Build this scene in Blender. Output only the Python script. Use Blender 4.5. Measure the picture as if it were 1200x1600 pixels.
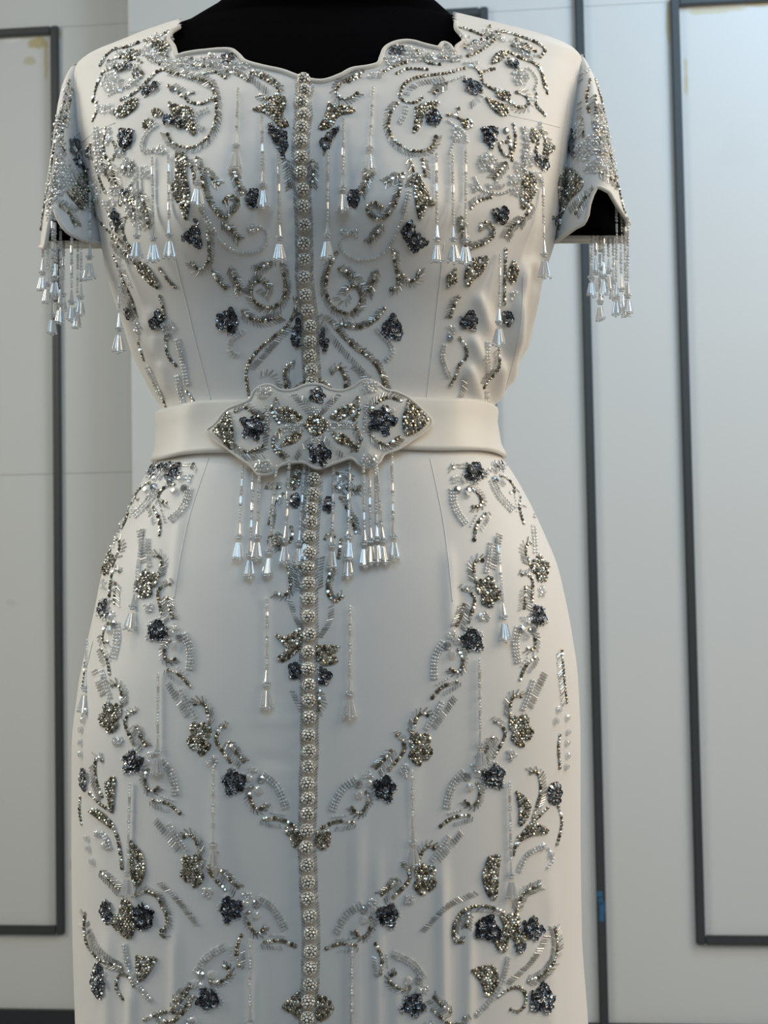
import bpy, bmesh, math, random
import numpy as np
from mathutils import Vector, Matrix
from mathutils.bvhtree import BVHTree

for o in list(bpy.data.objects): bpy.data.objects.remove(o)
SC = bpy.context.scene
COL = SC.collection
random.seed(7); RNG = np.random.default_rng(7)

# ------------------------------------------------------------------ camera
W, H, F = 1200, 1600, 2133.0
PITCH, ROLL, WYAW = math.radians(2.607), math.radians(1.008), math.radians(5.56)
CAM = np.array([0.045, -1.10, 0.97])
FW = np.array([0, math.cos(PITCH), math.sin(PITCH)])
_r0 = np.array([1.0, 0, 0]); _u0 = np.cross(_r0, FW)
RT = _r0*math.cos(ROLL) - _u0*math.sin(ROLL)
UP = np.cross(RT, FW)
cd = bpy.data.cameras.new('camera'); cam = bpy.data.objects.new('camera', cd); COL.objects.link(cam)
cd.sensor_fit = 'VERTICAL'; cd.sensor_height = 36.0; cd.lens = F/H*36.0
cam.matrix_world = Matrix([[RT[0], UP[0], -FW[0], CAM[0]], [RT[1], UP[1], -FW[1], CAM[1]], [RT[2], UP[2], -FW[2], CAM[2]], [0, 0, 0, 1]])
cd.clip_start = 0.05
cd.dof.use_dof = True; cd.dof.focus_distance = 0.99; cd.dof.aperture_fstop = 15.0
SC.camera = cam

# ------------------------------------------------------------------ light
SC.view_settings.view_transform = 'Standard'; SC.view_settings.look = 'None'
SC.view_settings.gamma = 1.0; SC.view_settings.use_curve_mapping = False
SC.view_settings.exposure = 0.0
wd = bpy.data.worlds.new('room_light'); SC.world = wd; wd.use_nodes = True
bg = wd.node_tree.nodes['Background']; bg.inputs[0].default_value = (1.0, 0.93, 0.82, 1); bg.inputs[1].default_value = 0.075
def area(name, loc, target, size, power, col, sy=None):
    l = bpy.data.lights.new(name, 'AREA'); l.energy = power; l.color = col; l.size = size
    if sy: l.shape = 'RECTANGLE'; l.size_y = sy
    o = bpy.data.objects.new(name, l); COL.objects.link(o); o.location = loc
    o.rotation_euler = (Vector(target)-Vector(loc)).to_track_quat('-Z', 'Y').to_euler()
    return o
area('ceiling_lamp_warm', (0.70, -0.12, 2.75), (0.1, 0.0, 1.0), 0.45, 0.6, (1.0, 0.82, 0.58)).data.spread = math.radians(95)
area('ceiling_lamp_soft', (-0.75, -0.10, 2.75), (-0.1, 0.0, 1.0), 0.45, 2.5, (1.0, 0.89, 0.76)).data.spread = math.radians(95)
area('side_fill_right', (2.2, 0.0, 2.0), (0, 0.05, 1.0), 1.0, 33, (1.0, 0.85, 0.66), 1.6)  # unseen area light added to brighten the gown's right side; no known window
area('side_fill_left', (-2.1, 0.0, 1.95), (0, 0.05, 0.9), 1.0, 29, (1.0, 0.96, 0.82), 1.6)  # its left counterpart, likewise added to lift hip and flank; no known window
area('wall_fill', (1.3, 0.5, 2.75), (0.95, 1.6, 1.9), 0.7, 23, (0.47, 0.73, 1.0))  # added cool light that tints and brightens the upper right wall; no real fixture
area('front_fill_cool', (0.2, -2.5, 3.0), (0, 0, 1.0), 1.8, 29, (0.47, 0.74, 1.0))  # cool fill added behind the camera for the gown's front; no known doorway
area('front_fill_warm', (1.8, -1.2, 2.3), (0, 0, 1.0), 0.8, 11, (1.0, 0.85, 0.62), 1.4)  # extra warm fill from front right, added to balance brightness; no known lamp

# ------------------------------------------------------------------ projection helpers
def proj(P):
    q = np.asarray(P, float)-CAM
    d = q@FW
    return np.stack([600+F*(q@RT)/d, 800-F*(q@UP)/d], -1)
def raydir(px, py): return FW+RT*((px-600)/F)-UP*((py-800)/F)
def at_y(px, py, y):
    d = raydir(px, py); return CAM+d*((y-CAM[1])/d[1])
def z_of_row(row, x, y):
    # point (x,y,z) whose image row is `row`
    k = (800-row)/F
    a = np.array([x, y, 0.0])-CAM
    return -(a@UP-k*(a@FW))/(UP[2]-k*FW[2])
def x_of_px(px, y, z):
    k = (px-600)/F
    a = np.array([0.0, y, z])-CAM
    return -(a@RT-k*(a@FW))/(RT[0]-k*FW[0])

# ------------------------------------------------------------------ object helpers
def tag(o, label=None, cat=None, group=None, kind=None):
    for k, v in (('label', label), ('category', cat), ('group', group), ('kind', kind)):
        if v: o[k] = v
    return o
def empty(name, loc=(0, 0, 0)):
    o = bpy.data.objects.new(name, None); COL.objects.link(o); o.location = loc; return o
def link(name, me, parent=None):
    o = bpy.data.objects.new(name, me); COL.objects.link(o)
    if parent: o.parent = parent; o.matrix_parent_inverse = parent.matrix_world.inverted() if False else Matrix.Translation(-world_loc(parent))
    return o
def world_loc(o):
    v = Vector(o.location)
    while o.parent: o = o.parent; v = v+Vector(o.location)*0
    return v
def mesh(name, V, Fc, mat, parent=None, smooth=True):
    me = bpy.data.meshes.new(name)
    me.from_pydata([tuple(map(float, v)) for v in V], [], Fc)
    me.materials.append(mat)
    if smooth: me.polygons.foreach_set('use_smooth', [True]*len(me.polygons))
    me.update()
    return link(name, me, parent)
def box(name, lo, hi, mat, parent=None, M=None, bev=0.0):
    bm = bmesh.new(); bmesh.ops.create_cube(bm, size=1)
    for v in bm.verts:
        v.co = Vector([lo[i]+(v.co[i]+.5)*(hi[i]-lo[i]) for i in range(3)])
    if bev: bmesh.ops.bevel(bm, geom=bm.edges[:], offset=bev, segments=2, affect='EDGES')
    if M: bm.transform(M)
    me = bpy.data.meshes.new(name); bm.to_mesh(me); bm.free(); me.materials.append(mat)
    return link(name, me, parent)

# ------------------------------------------------------------------ materials
def mat(name):
    m = bpy.data.materials.new(name); m.use_nodes = True
    nt = m.node_tree; return m, nt, nt.nodes['Principled BSDF']
def N(nt, t, **kw):
    n = nt.nodes.new(t)
    for k, v in kw.items(): setattr(n, k, v)
    return n
def fabric(name, col, rough, bump, sheen=0.15):
    m, nt, b = mat(name)
    tc = N(nt, 'ShaderNodeTexCoord')
    nz = N(nt, 'ShaderNodeTexNoise'); nz.inputs['Scale'].default_value = 900; nz.inputs['Detail'].default_value = 2
    n2 = N(nt, 'ShaderNodeTexNoise'); n2.inputs['Scale'].default_value = 6
    nt.links.new(tc.outputs['Object'], nz.inputs['Vector']); nt.links.new(tc.outputs['Object'], n2.inputs['Vector'])
    cr = N(nt, 'ShaderNodeMixRGB'); cr.inputs[1].default_value = (*[c*0.97 for c in col], 1); cr.inputs[2].default_value = (*col, 1)
    nt.links.new(n2.outputs['Fac'], cr.inputs[0]); nt.links.new(cr.outputs[0], b.inputs['Base Color'])
    bp = N(nt, 'ShaderNodeBump'); bp.inputs['Strength'].default_value = bump; bp.inputs['Distance'].default_value = 0.0006
    nt.links.new(nz.outputs['Fac'], bp.inputs['Height']); nt.links.new(bp.outputs[0], b.inputs['Normal'])
    b.inputs['Roughness'].default_value = rough; b.inputs['Sheen Weight'].default_value = sheen
    b.inputs['Specular IOR Level'].default_value = 0.35
    return m
def island(name, stops, metallic, rough, spec=0.5, clear=0.0):
    m, nt, b = mat(name)
    g = N(nt, 'ShaderNodeNewGeometry'); cr = N(nt, 'ShaderNodeValToRGB')
    el = cr.color_ramp.elements
    while len(el) < len(stops): el.new(0.5)
    for e, (p, c) in zip(el, stops): e.position = p; e.color = (*c, 1)
    nt.links.new(g.outputs['Random Per Island'], cr.inputs[0]); nt.links.new(cr.outputs[0], b.inputs['Base Color'])
    b.inputs['Metallic'].default_value = metallic; b.inputs['Roughness'].default_value = rough
    b.inputs['Specular IOR Level'].default_value = spec
    if clear:
        tr = N(nt, 'ShaderNodeBsdfTransparent'); mx = N(nt, 'ShaderNodeMixShader'); mx.inputs[0].default_value = 1-clear
        out = nt.nodes['Material Output']
        nt.links.new(tr.outputs[0], mx.inputs[1]); nt.links.new(b.outputs[0], mx.inputs[2]); nt.links.new(mx.outputs[0], out.inputs[0])
    return m
M_CREPE = fabric('ivory_crepe', (0.80, 0.775, 0.74), 0.5, 0.07)
M_BELT = fabric('ivory_satin', (0.80, 0.76, 0.70), 0.42, 0.07)
M_EDGE = fabric('scalloped_edge', (0.74, 0.70, 0.64), 0.8, 0.5)
M_BLACK = fabric('black_jersey', (0.0016, 0.0014, 0.0020), 0.9, 0.1, 0.0); M_BLACK.node_tree.nodes['Principled BSDF'].inputs['Specular IOR Level'].default_value = 0.02
M_RS = island('smoky_rhinestone', [(0, (.13, .115, .09)), (.35, (.34, .31, .245)), (.75, (.60, .56, .47)), (1, (1, .98, .93))], 0.8, 0.17)
M_BUG = island('silver_lined_bugle', [(0, (.30, .29, .265)), (.6, (.52, .51, .48)), (.9, (.80, .80, .78)), (1, (1, 1, 1))], 0.3, 0.14, clear=0.42)
M_SEQ = island('gunmetal_sequin', [(0, (.075, .079, .088)), (.6, (.19, .20, .22)), (.88, (.36, .375, .40)), (1, (.98, .98, 1))], 0.8, 0.24)
M_CLR = island('clear_crystal', [(0, (.68, .68, .67)), (.5, (.88, .88, .86)), (1, (1, 1, 1))], 0.35, 0.10, 1.0, clear=0.40)
M_CRY = island('grey_crystal', [(0, (.30, .31, .33)), (1, (.75, .76, .78))], 0.7, 0.05, 0.8)
M_BALL = island('button_core', [(0, (.06, .055, .045)), (1, (.11, .10, .085))], 0.4, 0.4)
M_PAVE = island('button_stones', [(0, (.55, .52, .45)), (.5, (.86, .84, .77)), (1, (1, .99, .95))], 0.25, 0.2, 0.8)
def paint(name, col, stains=(), rough=0.55):
    m, nt, b = mat(name); L = nt.links.new
    tc = N(nt, 'ShaderNodeTexCoord')
    nz = N(nt, 'ShaderNodeTexNoise'); nz.inputs['Scale'].default_value = 1.7; nz.inputs['Detail'].default_value = 3
    L(tc.outputs['Object'], nz.inputs['Vector'])
    mx = N(nt, 'ShaderNodeMixRGB'); mx.inputs[1].default_value = (*[c*.95 for c in col], 1); mx.inputs[2].default_value = (*[min(1, c*1.04) for c in col], 1)
    L(nz.outputs['Fac'], mx.inputs[0]); cur = mx.outputs[0]
    if stains:
        n2 = N(nt, 'ShaderNodeTexNoise'); n2.inputs['Scale'].default_value = 26; n2.inputs['Detail'].default_value = 5
        L(tc.outputs['Object'], n2.inputs['Vector'])
        for (u, z, su, sz, stc, amt) in stains:
            mp = N(nt, 'ShaderNodeMapping'); mp.vector_type = 'POINT'
            mp.inputs['Location'].default_value = (-u/su, 0, -z/sz); mp.inputs['Scale'].default_value = (1/su, 0, 1/sz)
            L(tc.outputs['Object'], mp.inputs['Vector'])
            ln = N(nt, 'ShaderNodeVectorMath', operation='LENGTH'); L(mp.outputs[0], ln.inputs[0])
            ad = N(nt, 'ShaderNodeMath', operation='MULTIPLY_ADD'); L(n2.outputs['Fac'], ad.inputs[0]); ad.inputs[1].default_value = 2.4; ad.inputs[2].default_value = -1.2
            sm = N(nt, 'ShaderNodeMath', operation='ADD'); L(ln.outputs['Value'], sm.inputs[0]); L(ad.outputs[0], sm.inputs[1])
            mr = N(nt, 'ShaderNodeMapRange'); mr.inputs['From Min'].default_value = 0.55; mr.inputs['From Max'].default_value = 1.0
            mr.inputs['To Min'].default_value = amt; mr.inputs['To Max'].default_value = 0.0
            L(sm.outputs[0], mr.inputs['Value'])
            m2 = N(nt, 'ShaderNodeMixRGB'); L(mr.outputs[0], m2.inputs[0]); L(cur, m2.inputs[1]); m2.inputs[2].default_value = (*stc, 1); cur = m2.outputs[0]
    L(cur, b.inputs['Base Color']); b.inputs['Roughness'].default_value = rough
    bp = N(nt, 'ShaderNodeBump'); bp.inputs['Strength'].default_value = 0.06
    n3 = N(nt, 'ShaderNodeTexNoise'); n3.inputs['Scale'].default_value = 160; L(tc.outputs['Object'], n3.inputs['Vector'])
    L(n3.outputs['Fac'], bp.inputs['Height']); L(bp.outputs[0], b.inputs['Normal'])
    return m
M_TRIM = paint('charcoal_trim', (0.040, 0.045, 0.047), rough=0.4)
M_BASE = paint('charcoal_baseboard', (0.022, 0.024, 0.028), rough=0.45)
M_FLOOR = paint('grey_floor', (0.30, 0.29, 0.28), rough=0.35)
m, nt, b = mat('blue_tape'); b.inputs['Base Color'].default_value = (0.03, 0.12, 0.24, 1); b.inputs['Roughness'].default_value = .4; M_TAPE = m

# ------------------------------------------------------------------ the room
# local wall frame: u along the wall (to the right in the photo), v out of the wall toward the viewer, z up
WD = 2.75
W0 = np.array([CAM[0], CAM[1]+WD, 0.0])
UX = np.array([math.cos(WYAW), -math.sin(WYAW), 0]); VX = np.array([-math.sin(WYAW), -math.cos(WYAW), 0])
WM = Matrix([[UX[0], VX[0], 0, W0[0]], [UX[1], VX[1], 0, W0[1]], [0, 0, 1, 0], [0, 0, 0, 1]])
def wall_uz(px, py, v=0.0):
    d = raydir(px, py); o = W0+VX*v
    t = ((o-CAM)@VX)/(d@VX); P = CAM+d*t
    return float((P-W0)@UX), float(P[2])
STEP = -0.07                                     # the wall beside the pier stands further back
uc = wall_uz(204, 500)[0]                        # edge of the pier
def wall_piece(name, u0, u1, z0, z1, v0, v1, mt, parent=None, bev=0.0):
    o = box(name, (u0, v0, z0), (u1, v1, z1), mt, parent, None, bev); return o
def wall_root(name):
    o = empty(name); o.matrix_world = WM; return tag(o, kind='structure')
def wl(o):                                       # parent without offset: local wall coordinates
    o.matrix_parent_inverse = Matrix.Identity(4); return o
YEL = (0.42, 0.33, 0.12); YEL2 = (0.50, 0.42, 0.22)
def S(px, py, wx, wz, col=YEL, amt=.7, v=0.0):
    u, z = wall_uz(px, py, v); k = WD/F; return (u, z, wx*k, wz*k, col, amt)
M_WALLR = paint('grey_white_paint', (0.60, 0.61, 0.60), [S(1112, 16, 55, 7, YEL2, .6), S(1190, 5, 25, 6, YEL, .6), S(1044, 40, 4, 60, YEL2, .7), S(1072, 130, 4, 35, YEL2, .7), S(1060, 300, 7, 90, YEL2, .2), S(1155, 235, 40, 40, (.5, .5, .5), .12)])
M_WALLL = paint('grey_paint', (0.58, 0.58, 0.56), [S(56, 66, 22, 12, YEL, .8, STEP), S(20, 62, 30, 5, (.72, .71, .68), .8, STEP), S(45, 95, 12, 9, YEL, .5, STEP), S(72, 100, 4, 45, YEL2, .7, STEP), S(92, 54, 6, 10, YEL, .6, STEP), S(114, 1352, 6, 10, YEL, .6, STEP), S(18, 942, 12, 8, (.42, .42, .40), .3, STEP)])
ZT = 2.95
zs_l = [wall_uz(100, 740, STEP)[1], wall_uz(100, 42, STEP)[1]]
wlft = wall_root('wall_left')
for z0, z1 in ((0, zs_l[0]), (zs_l[0], zs_l[1]), (zs_l[1], ZT)):
    wl(wall_piece('wall_board', -2.6, uc+.05, z0+.0003, z1-.0003, STEP-.04, STEP, M_WALLL, wlft, .0003))
wbk = wall_root('wall_back')
us = wall_uz(923, 800)[0]
zs_r = wall_uz(900, 11)[1]
for u0, u1 in ((uc, us), (us, 2.6)):
    for z0, z1 in ((0, zs_r), (zs_r, ZT)):
        wl(wall_piece('wall_board', u0+.0004, u1-.0004, z0+.0003, z1-.0003, STEP-.04, 0, M_WALLR, wbk, .0003))
fl = box('floor', (-3.2, -3.4, -0.05), (3.2, 2.4, 0.0), M_FLOOR); tag(fl, kind='structure')
def frame(name, ul, ur, zb, zt, v, w):
    r = wall_root(name)
    d = 0.012
    for (a, b_) in (((ul, zb), (ul+w, zt)), ((ur-w, zb), (ur, zt)), ((ul+w, zt-w), (ur-w, zt)), ((ul+w, zb), (ur-w, zb+w))):
        wl(wall_piece('moulding_strip', a[0], b_[0], a[1], b_[1], v, v+d, M_TRIM, r, .0025))
    return r
MW = 0.0175
kz = lambda px, py, v=0: wall_uz(px, py, v)[1]
ku = lambda px, py, v=0: wall_uz(px, py, v)[0]
frame('trim_1', ku(-420, 700), ku(98, 750, STEP), kz(50, 1458, STEP), kz(50, 45, STEP), STEP, MW)
frame('trim_2', ku(300, 700), ku(773, 500), kz(700, 1455), kz(740, 14.5), 0, MW)
frame('trim_3', ku(1067, 750), ku(1067, 750)+1.0, kz(1120, 1474.5), kz(1120, -5), 0, MW)
t4 = wall_root('trim_4')
uu = ku(924, 800)
wl(wall_piece('moulding_strip', uu-.0088, uu+.0088, .085, ZT, 0, .012, M_TRIM, t4, .0025))
u_, z_ = wall_uz(938, 1408); k_ = WD/F
for (dx, dz, sx, sz) in ((-1, 12, 4, 5), (0, 3, 3.5, 6), (2, -8, 4, 9), (1, -22, 3.5, 6)):
    wl(wall_piece('tape_scrap', u_+(dx-sx)*k_, u_+(dx+sx)*k_, z_+(dz-sz)*k_, z_+(dz+sz)*k_, .0121, .0129, M_TAPE, t4))
zb = kz(960, 1597.5); zbl = kz(60, 1575.5, STEP)
bb = wall_root('baseboard_back'); wl(wall_piece('board', uc, 2.6, 0, zb, 0, .015, M_BASE, bb, .002))
bb = wall_root('baseboard_left'); wl(wall_piece('board', -2.6, uc, 0, zbl, STEP, STEP+.015, M_BASE, bb, .002))

# ------------------------------------------------------------------ body loft (dress and dress form share it)
TAB = np.array([
 # row  xl   xr   front  back
 (42, 277, 720, .058, .060), (55, 235, 775, .062, .066), (65, 203, 812, .066, .070), (75, 178, 848, .070, .075),
 (85, 153, 882, .074, .080), (95, 130, 902, .078, .084), (106, 119, 909, .083, .087), (130, 116, 908, .092, .092),
 (200, 122, 897, .114, .100), (260, 137, 886, .127, .100), (320, 152, 876, .134, .098), (385, 165, 866, .132, .094),
 (430, 172, 852, .125, .091), (480, 187, 837, .117, .088), (510, 197, 829, .112, .086), (550, 209, 818, .106, .085),
 (600, 233, 799, .101, .084), (645, 256, 768, .098, .084), (670, 258, 766, .098, .085), (700, 256, 772, .100, .088),
 (722, 248, 783, .103, .092), (745, 229, 799, .107, .098), (795, 203, 827, .114, .108), (850, 180, 852, .121, .118),
 (890, 166, 868, .126, .126), (940, 156, 880, .131, .132), (1000, 143, 891, .135, .138), (1060, 131, 899, .138, .140),
 (1160, 121, 903, .141, .142), (1300, 121, 903, .143, .140), (1450, 123, 905, .143, .136), (1600, 127, 915, .142, .134),
 (1900, 128, 925, .142, .134), (2500, 120, 938, .145, .138)], float)
def smooth_cols(rows):
    out = []
    for c in range(1, 5):
        x, y = TAB[:, 0], TAB[:, c]
        # Fritsch-Carlson style monotone cubic
        h = np.diff(x); dl = np.diff(y)/h
        mm = np.zeros_like(y); mm[1:-1] = np.where(dl[:-1]*dl[1:] > 0, 2*dl[:-1]*dl[1:]/(dl[:-1]+dl[1:]+1e-12), 0); mm[0] = dl[0]; mm[-1] = dl[-1]
        i = np.clip(np.searchsorted(x, rows)-1, 0, len(x)-2)
        t = (rows-x[i])/h[i]
        out.append((2*t**3-3*t**2+1)*y[i]+(t**3-2*t**2+t)*h[i]*mm[i]+(-2*t**3+3*t**2)*y[i+1]+(t**3-t**2)*h[i]*mm[i+1])
    return out
FOLDS = [  # x0,y0,x1,y1,width px, height mm
 (744, 455, 768, 525, 9, 3.6), (733, 522, 760, 575, 9, 3.6), (727, 565, 754, 640, 9, 4.2), (822, 395, 798, 570, 9, 6.0),
 (806, 450, 797, 620, 7, 4.5), (840, 430, 812, 570, 8, 4.0), (786, 560, 775, 650, 7, 4), (775, 455, 790, 570, 8, -2.5), (832, 400, 842, 440, 8, 3),
 (240, 480, 228, 520, 9, 2.0), (243, 520, 240, 560, 8, 1.6), (250, 560, 262, 622, 9, 2.0), (222, 520, 240, 590, 7, 1.2),
 (700, 840, 706, 1010, 10, 2.0), (722, 900, 722, 1010, 10, -1.2), (285, 780, 268, 940, 10, 1.6), (258, 860, 258, 980, 10, -1.0),
 (560, 1240, 556, 1700, 9, 1.0), (592, 1300, 590, 1700, 8, 1.2), (690, 1300, 694, 1700, 9, 1.5), (735, 1380, 730, 1700, 9, 1.5),
 (330, 1200, 335, 1420, 10, .9), (275, 1420, 272, 1700, 9, 1.2), (400, 1500, 402, 1700, 9, 1.0), (170, 1420, 165, 1700, 10, 1.2),
 (205, 1520, 205, 1700, 8, 1.5), (650, 1080, 645, 1300, 11, .8), (620, 1500, 622, 1700, 9, 1.1), (860, 1320, 862, 1700, 12, 1.0),
 (400, 150, 405, 300, 9, .9), (550, 150, 545, 290, 9, .9), (350, 160, 356, 270, 9, .7), (600, 180, 596, 280, 9, .7),
 (290, 240, 292, 330, 7, .8), (235, 250, 240, 360, 7, .8), (700, 250, 705, 330, 7, .8),
 (380, 1125, 470, 1128, 8, .6), (390, 1185, 470, 1190, 8, -.7)]
def loft(rows, off=0.0, nf=220, nb=60, folds=True, exp=2.35):
    xl, xr, df, db = smooth_cols(np.asarray(rows, float))
    th = np.concatenate([np.linspace(math.pi, 2*math.pi, nf, endpoint=False), np.linspace(0, math.pi, nb, endpoint=False)])
    c, s = np.cos(th), np.sin(th)
    V = []
    for i, r in enumerate(rows):
        z = z_of_row(r, 0, 0)
        a, b_ = x_of_px(xl[i], 0, z), x_of_px(xr[i], 0, z)
        xc, hw = (a+b_)/2, (b_-a)/2+off
        e = 2.0 if r < 130 else min(exp, 2.0+(r-130)/400)
        x = xc+hw*np.sign(c)*np.abs(c)**(2/e)
        y = np.where(s < 0, -(df[i]+off)*np.abs(s)**(2/e), (db[i]+off)*np.abs(s)**(2/e))
        V.append(np.stack([x, y, np.full_like(x, z)], -1))
    V = np.array(V)
    n = V.copy(); n[..., 0] /= 0.2**2; n[..., 1] /= 0.12**2; n[..., 2] = 0
    n /= np.linalg.norm(n, axis=-1, keepdims=True)+1e-9
    p = proj(V)
    front = V[..., 1] < 0.005
    d = np.zeros(V.shape[:2])
    for bx, by in ((335, 330), (622, 330)):
        d += 0.019*np.exp(-(((p[..., 0]-bx)/85)**2+((p[..., 1]-by)/85)**2))
    d += 0.004*np.exp(-(((p[..., 0]-478)/22)**2))*np.exp(-((p[..., 1]-330)/90)**2)*-1.0
    if folds:
        for (x0, y0, x1, y1, w, h) in FOLDS:
            dx, dy = x1-x0, y1-y0; L = math.hypot(dx, dy)
            t = ((p[..., 0]-x0)*dx+(p[..., 1]-y0)*dy)/L**2
            dist = np.abs((p[..., 0]-x0)*dy-(p[..., 1]-y0)*dx)/L
            env = np.clip(np.minimum(t, 1-t)*4, 0, 1); env = env*env*(3-2*env)*(1.7 if y1 >= 1690 else 1.0)
            d += h*1e-3*np.exp(-(dist/w)**2)*env
    V += n*(d*front)[..., None]
    return V
def loft_faces(nr, nc):
    return [(i*nc+j, i*nc+(j+1) % nc, (i+1)*nc+(j+1) % nc, (i+1)*nc+j) for i in range(nr-1) for j in range(nc)]
NECK = [(281, 42), (268, 52), (264, 62), (272, 74), (277, 88), (288, 86), (304, 83), (322, 81), (345, 79), (362, 80), (373, 88), (384, 98), (412, 106), (440, 112), (462, 120),
        (482, 126), (505, 128), (530, 120), (550, 110), (575, 106), (591, 101), (596, 90), (602, 77), (616, 69), (632, 66), (646, 67), (660, 71), (676, 75), (685, 76), (692, 69), (702, 73),
        (709, 83), (714, 74), (725, 65), (721, 56), (713, 46), (711, 34)]
def inside(poly, x, y):
    x = np.asarray(x, float); y = np.asarray(y, float); r = np.zeros(x.shape, bool); j = len(poly)-1
    for i in range(len(poly)):
        (xi, yi), (xj, yj) = poly[i], poly[j]
        cnd = ((yi > y) != (yj > y)) & (x < (xj-xi)*(y-yi)/((yj-yi) or 1e-9)+xi)
        r ^= cnd; j = i
    return r
NECKPOLY = NECK+[(715, -300), (270, -300)]

# dress form -----------------------------------------------------------------
form = tag(empty('dress_form', (0, 0, 0)), 'black fabric covered dress form wearing the white beaded gown', 'mannequin')
def form_rows():
    rows = list(range(44, 140, 6))+list(range(140, 720, 14))+list(range(720, 1700, 30))
    return rows
fr = form_rows()
Vb = loft(fr, -0.006, 90, 50, False)
top = []
for (r, a, b_, dfr, dbk) in [(-330, 470, 540, .018, .018), (-326, 430, 588, .040, .042), (-310, 409, 610, .052, .054), (-280, 405, 615, .054, .056), (-200, 402, 618, .054, .056), (-120, 400, 622, .054, .056), (-60, 392, 632, .055, .057), (-25, 376, 648, .056, .059), (0, 358, 664, .057, .060), (20, 330, 690, .057, .061), (33, 305, 705, .057, .061)]:
    th = np.concatenate([np.linspace(math.pi, 2*math.pi, 90, endpoint=False), np.linspace(0, math.pi, 50, endpoint=False)])
    z = z_of_row(r, 0, 0); xa, xb = x_of_px(a, 0, z), x_of_px(b_, 0, z); cc, ss = np.cos(th), np.sin(th)
    top.append(np.stack([(xa+xb)/2+(xb-xa)/2*cc, np.where(ss < 0, dfr*ss, dbk*ss), np.full_like(cc, z)], -1))
Vall = np.concatenate([np.array(top), Vb]); nr, nc = Vall.shape[:2]
fc = loft_faces(nr, nc)+[tuple(range(nc))[::-1], tuple(range((nr-1)*nc, nr*nc))]
mesh('torso', Vall.reshape(-1, 3), fc, M_BLACK, form)
zlow = float(Vall[-1, 0, 2])
m, nt, b = mat('stand_metal'); b.inputs['Base Color'].default_value = (.08, .08, .085, 1); b.inputs['Metallic'].default_value = 1; b.inputs['Roughness'].default_value = .35; M_MET = m
def lathe(name, prof, x, y, mt, parent, n=32):
    V = [(x+r*math.cos(2*math.pi*k/n), y+r*math.sin(2*math.pi*k/n), z) for (r, z) in prof for k in range(n)]
    f = loft_faces(len(prof), n)+[tuple(range(n)), tuple(range((len(prof)-1)*n, len(prof)*n))]
    return mesh(name, V, f, mt, parent)
lathe('stand_pole', [(.016, .02), (.016, zlow+.01)], 0, 0, M_MET, form)
lathe('stand_base', [(.17, 0), (.17, .008), (.16, .014), (.03, .022), (.02, .04)], 0, 0, M_MET, form)
ztop = float(Vall[0, 0, 2])
lathe('neck_cap', [(.020, ztop-.003), (.022, ztop+.006), (.012, ztop+.014), (.012, ztop+.026), (.006, ztop+.034)], float(Vall[0, :, 0].mean()), 0, M_MET, form)

# dress ----------------------------------------------------------------------
dress = tag(empty('evening_gown', (0, 0, 0)), 'long white short-sleeved gown with silver beadwork, worn by the black dress form', 'dress')
rows_b = list(np.arange(40, 150, 3.0))+list(np.arange(150, 700, 6.0))
VB = loft(rows_b)
def shell(name, V, cut=False, mt=M_CREPE):
    nr, nc = V.shape[:2]; fcs = loft_faces(nr, nc); v = V.reshape(-1, 3)
    if cut:
        p = proj(v); cen = np.array([p[list(f)].mean(0) for f in fcs])
        ins = inside(NECKPOLY, cen[:, 0], cen[:, 1])
        fcs = [f for f, k in zip(fcs, ins) if not k]
        used = sorted({i for f in fcs for i in f}); mp = {k: i for i, k in enumerate(used)}
        fcs = [tuple(mp[i] for i in f) for f in fcs]; v = v[used]
    return v, fcs
bv, bf = shell('bodice', VB, True)
mesh('bodice', bv, bf, M_CREPE, dress)
rows_s = list(np.arange(690, 1660, 7.0))+list(np.arange(1660, 2460, 40.0))
VS = loft(rows_s)
sv, sf = shell('skirt', VS)
mesh('skirt', sv, sf, M_CREPE, dress)

def sleeve(rows, outer, inner, depth, hem, shrink=0.0, nt_=44, na=120, flat=None, back=384):
    hk = np.array(hem, float)
    V = []
    for i in range(nt_):
        t = i/(nt_-1); ring = []
        for j in range(na):
            a = 2*math.pi*j/na
            o9, n9, d9 = outer[-2], inner[-2], depth[-2]
            ppx = 600+((o9+n9)/2+(o9-n9)/2*np.sign(math.cos(a))*abs(math.cos(a))**.9-600)*1.1/(1.1-d9*math.sin(a))
            hr = flat if flat is not None else (np.interp(ppx, hk[:, 0], hk[:, 1]) if 0 < a < math.pi else back)
            if flat is None and (a == 0 or abs(a-math.pi) < 1e-6): hr = back-4
            r = rows[0]+(hr-rows[0])*t
            o, n_ = np.interp(r, rows, outer), np.interp(r, rows, inner)
            dp = np.interp(r, rows, depth)-shrink*.0005*(1 if shrink < 5 else 2.2)
            sgn = 1 if n_ > o else -1
            o += shrink*sgn; n_ -= shrink*sgn
            pc, hw = (o+n_)/2, (o-n_)/2
            px = pc+hw*np.sign(math.cos(a))*abs(math.cos(a))**.9
            y = -dp*math.sin(a)
            z = z_of_row(r, x_of_px(px, 0, 1.2), y)
            ring.append((x_of_px(px, 0, z), y+0.004, z))
        V.append(ring)
    return np.array(V)
LROWS = [99, 112, 130, 160, 200, 240, 280, 320, 350, 392]
LOUT = [113, 108, 104, 100, 96, 90, 83, 77, 73, 71]
LIN = [119, 122, 126, 132, 138, 148, 158, 168, 174, 178]
LDEP = [.008, .022, .036, .048, .056, .061, .064, .066, .067, .068]
LHEM = [(40, 384), (62, 384), (69, 386), (74, 350), (80, 320), (88, 338), (95, 351), (105, 362), (120, 370), (140, 376), (165, 382), (200, 386)]
RROWS = [84, 98, 120, 150, 190, 235, 280, 310, 345, 385]
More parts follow.
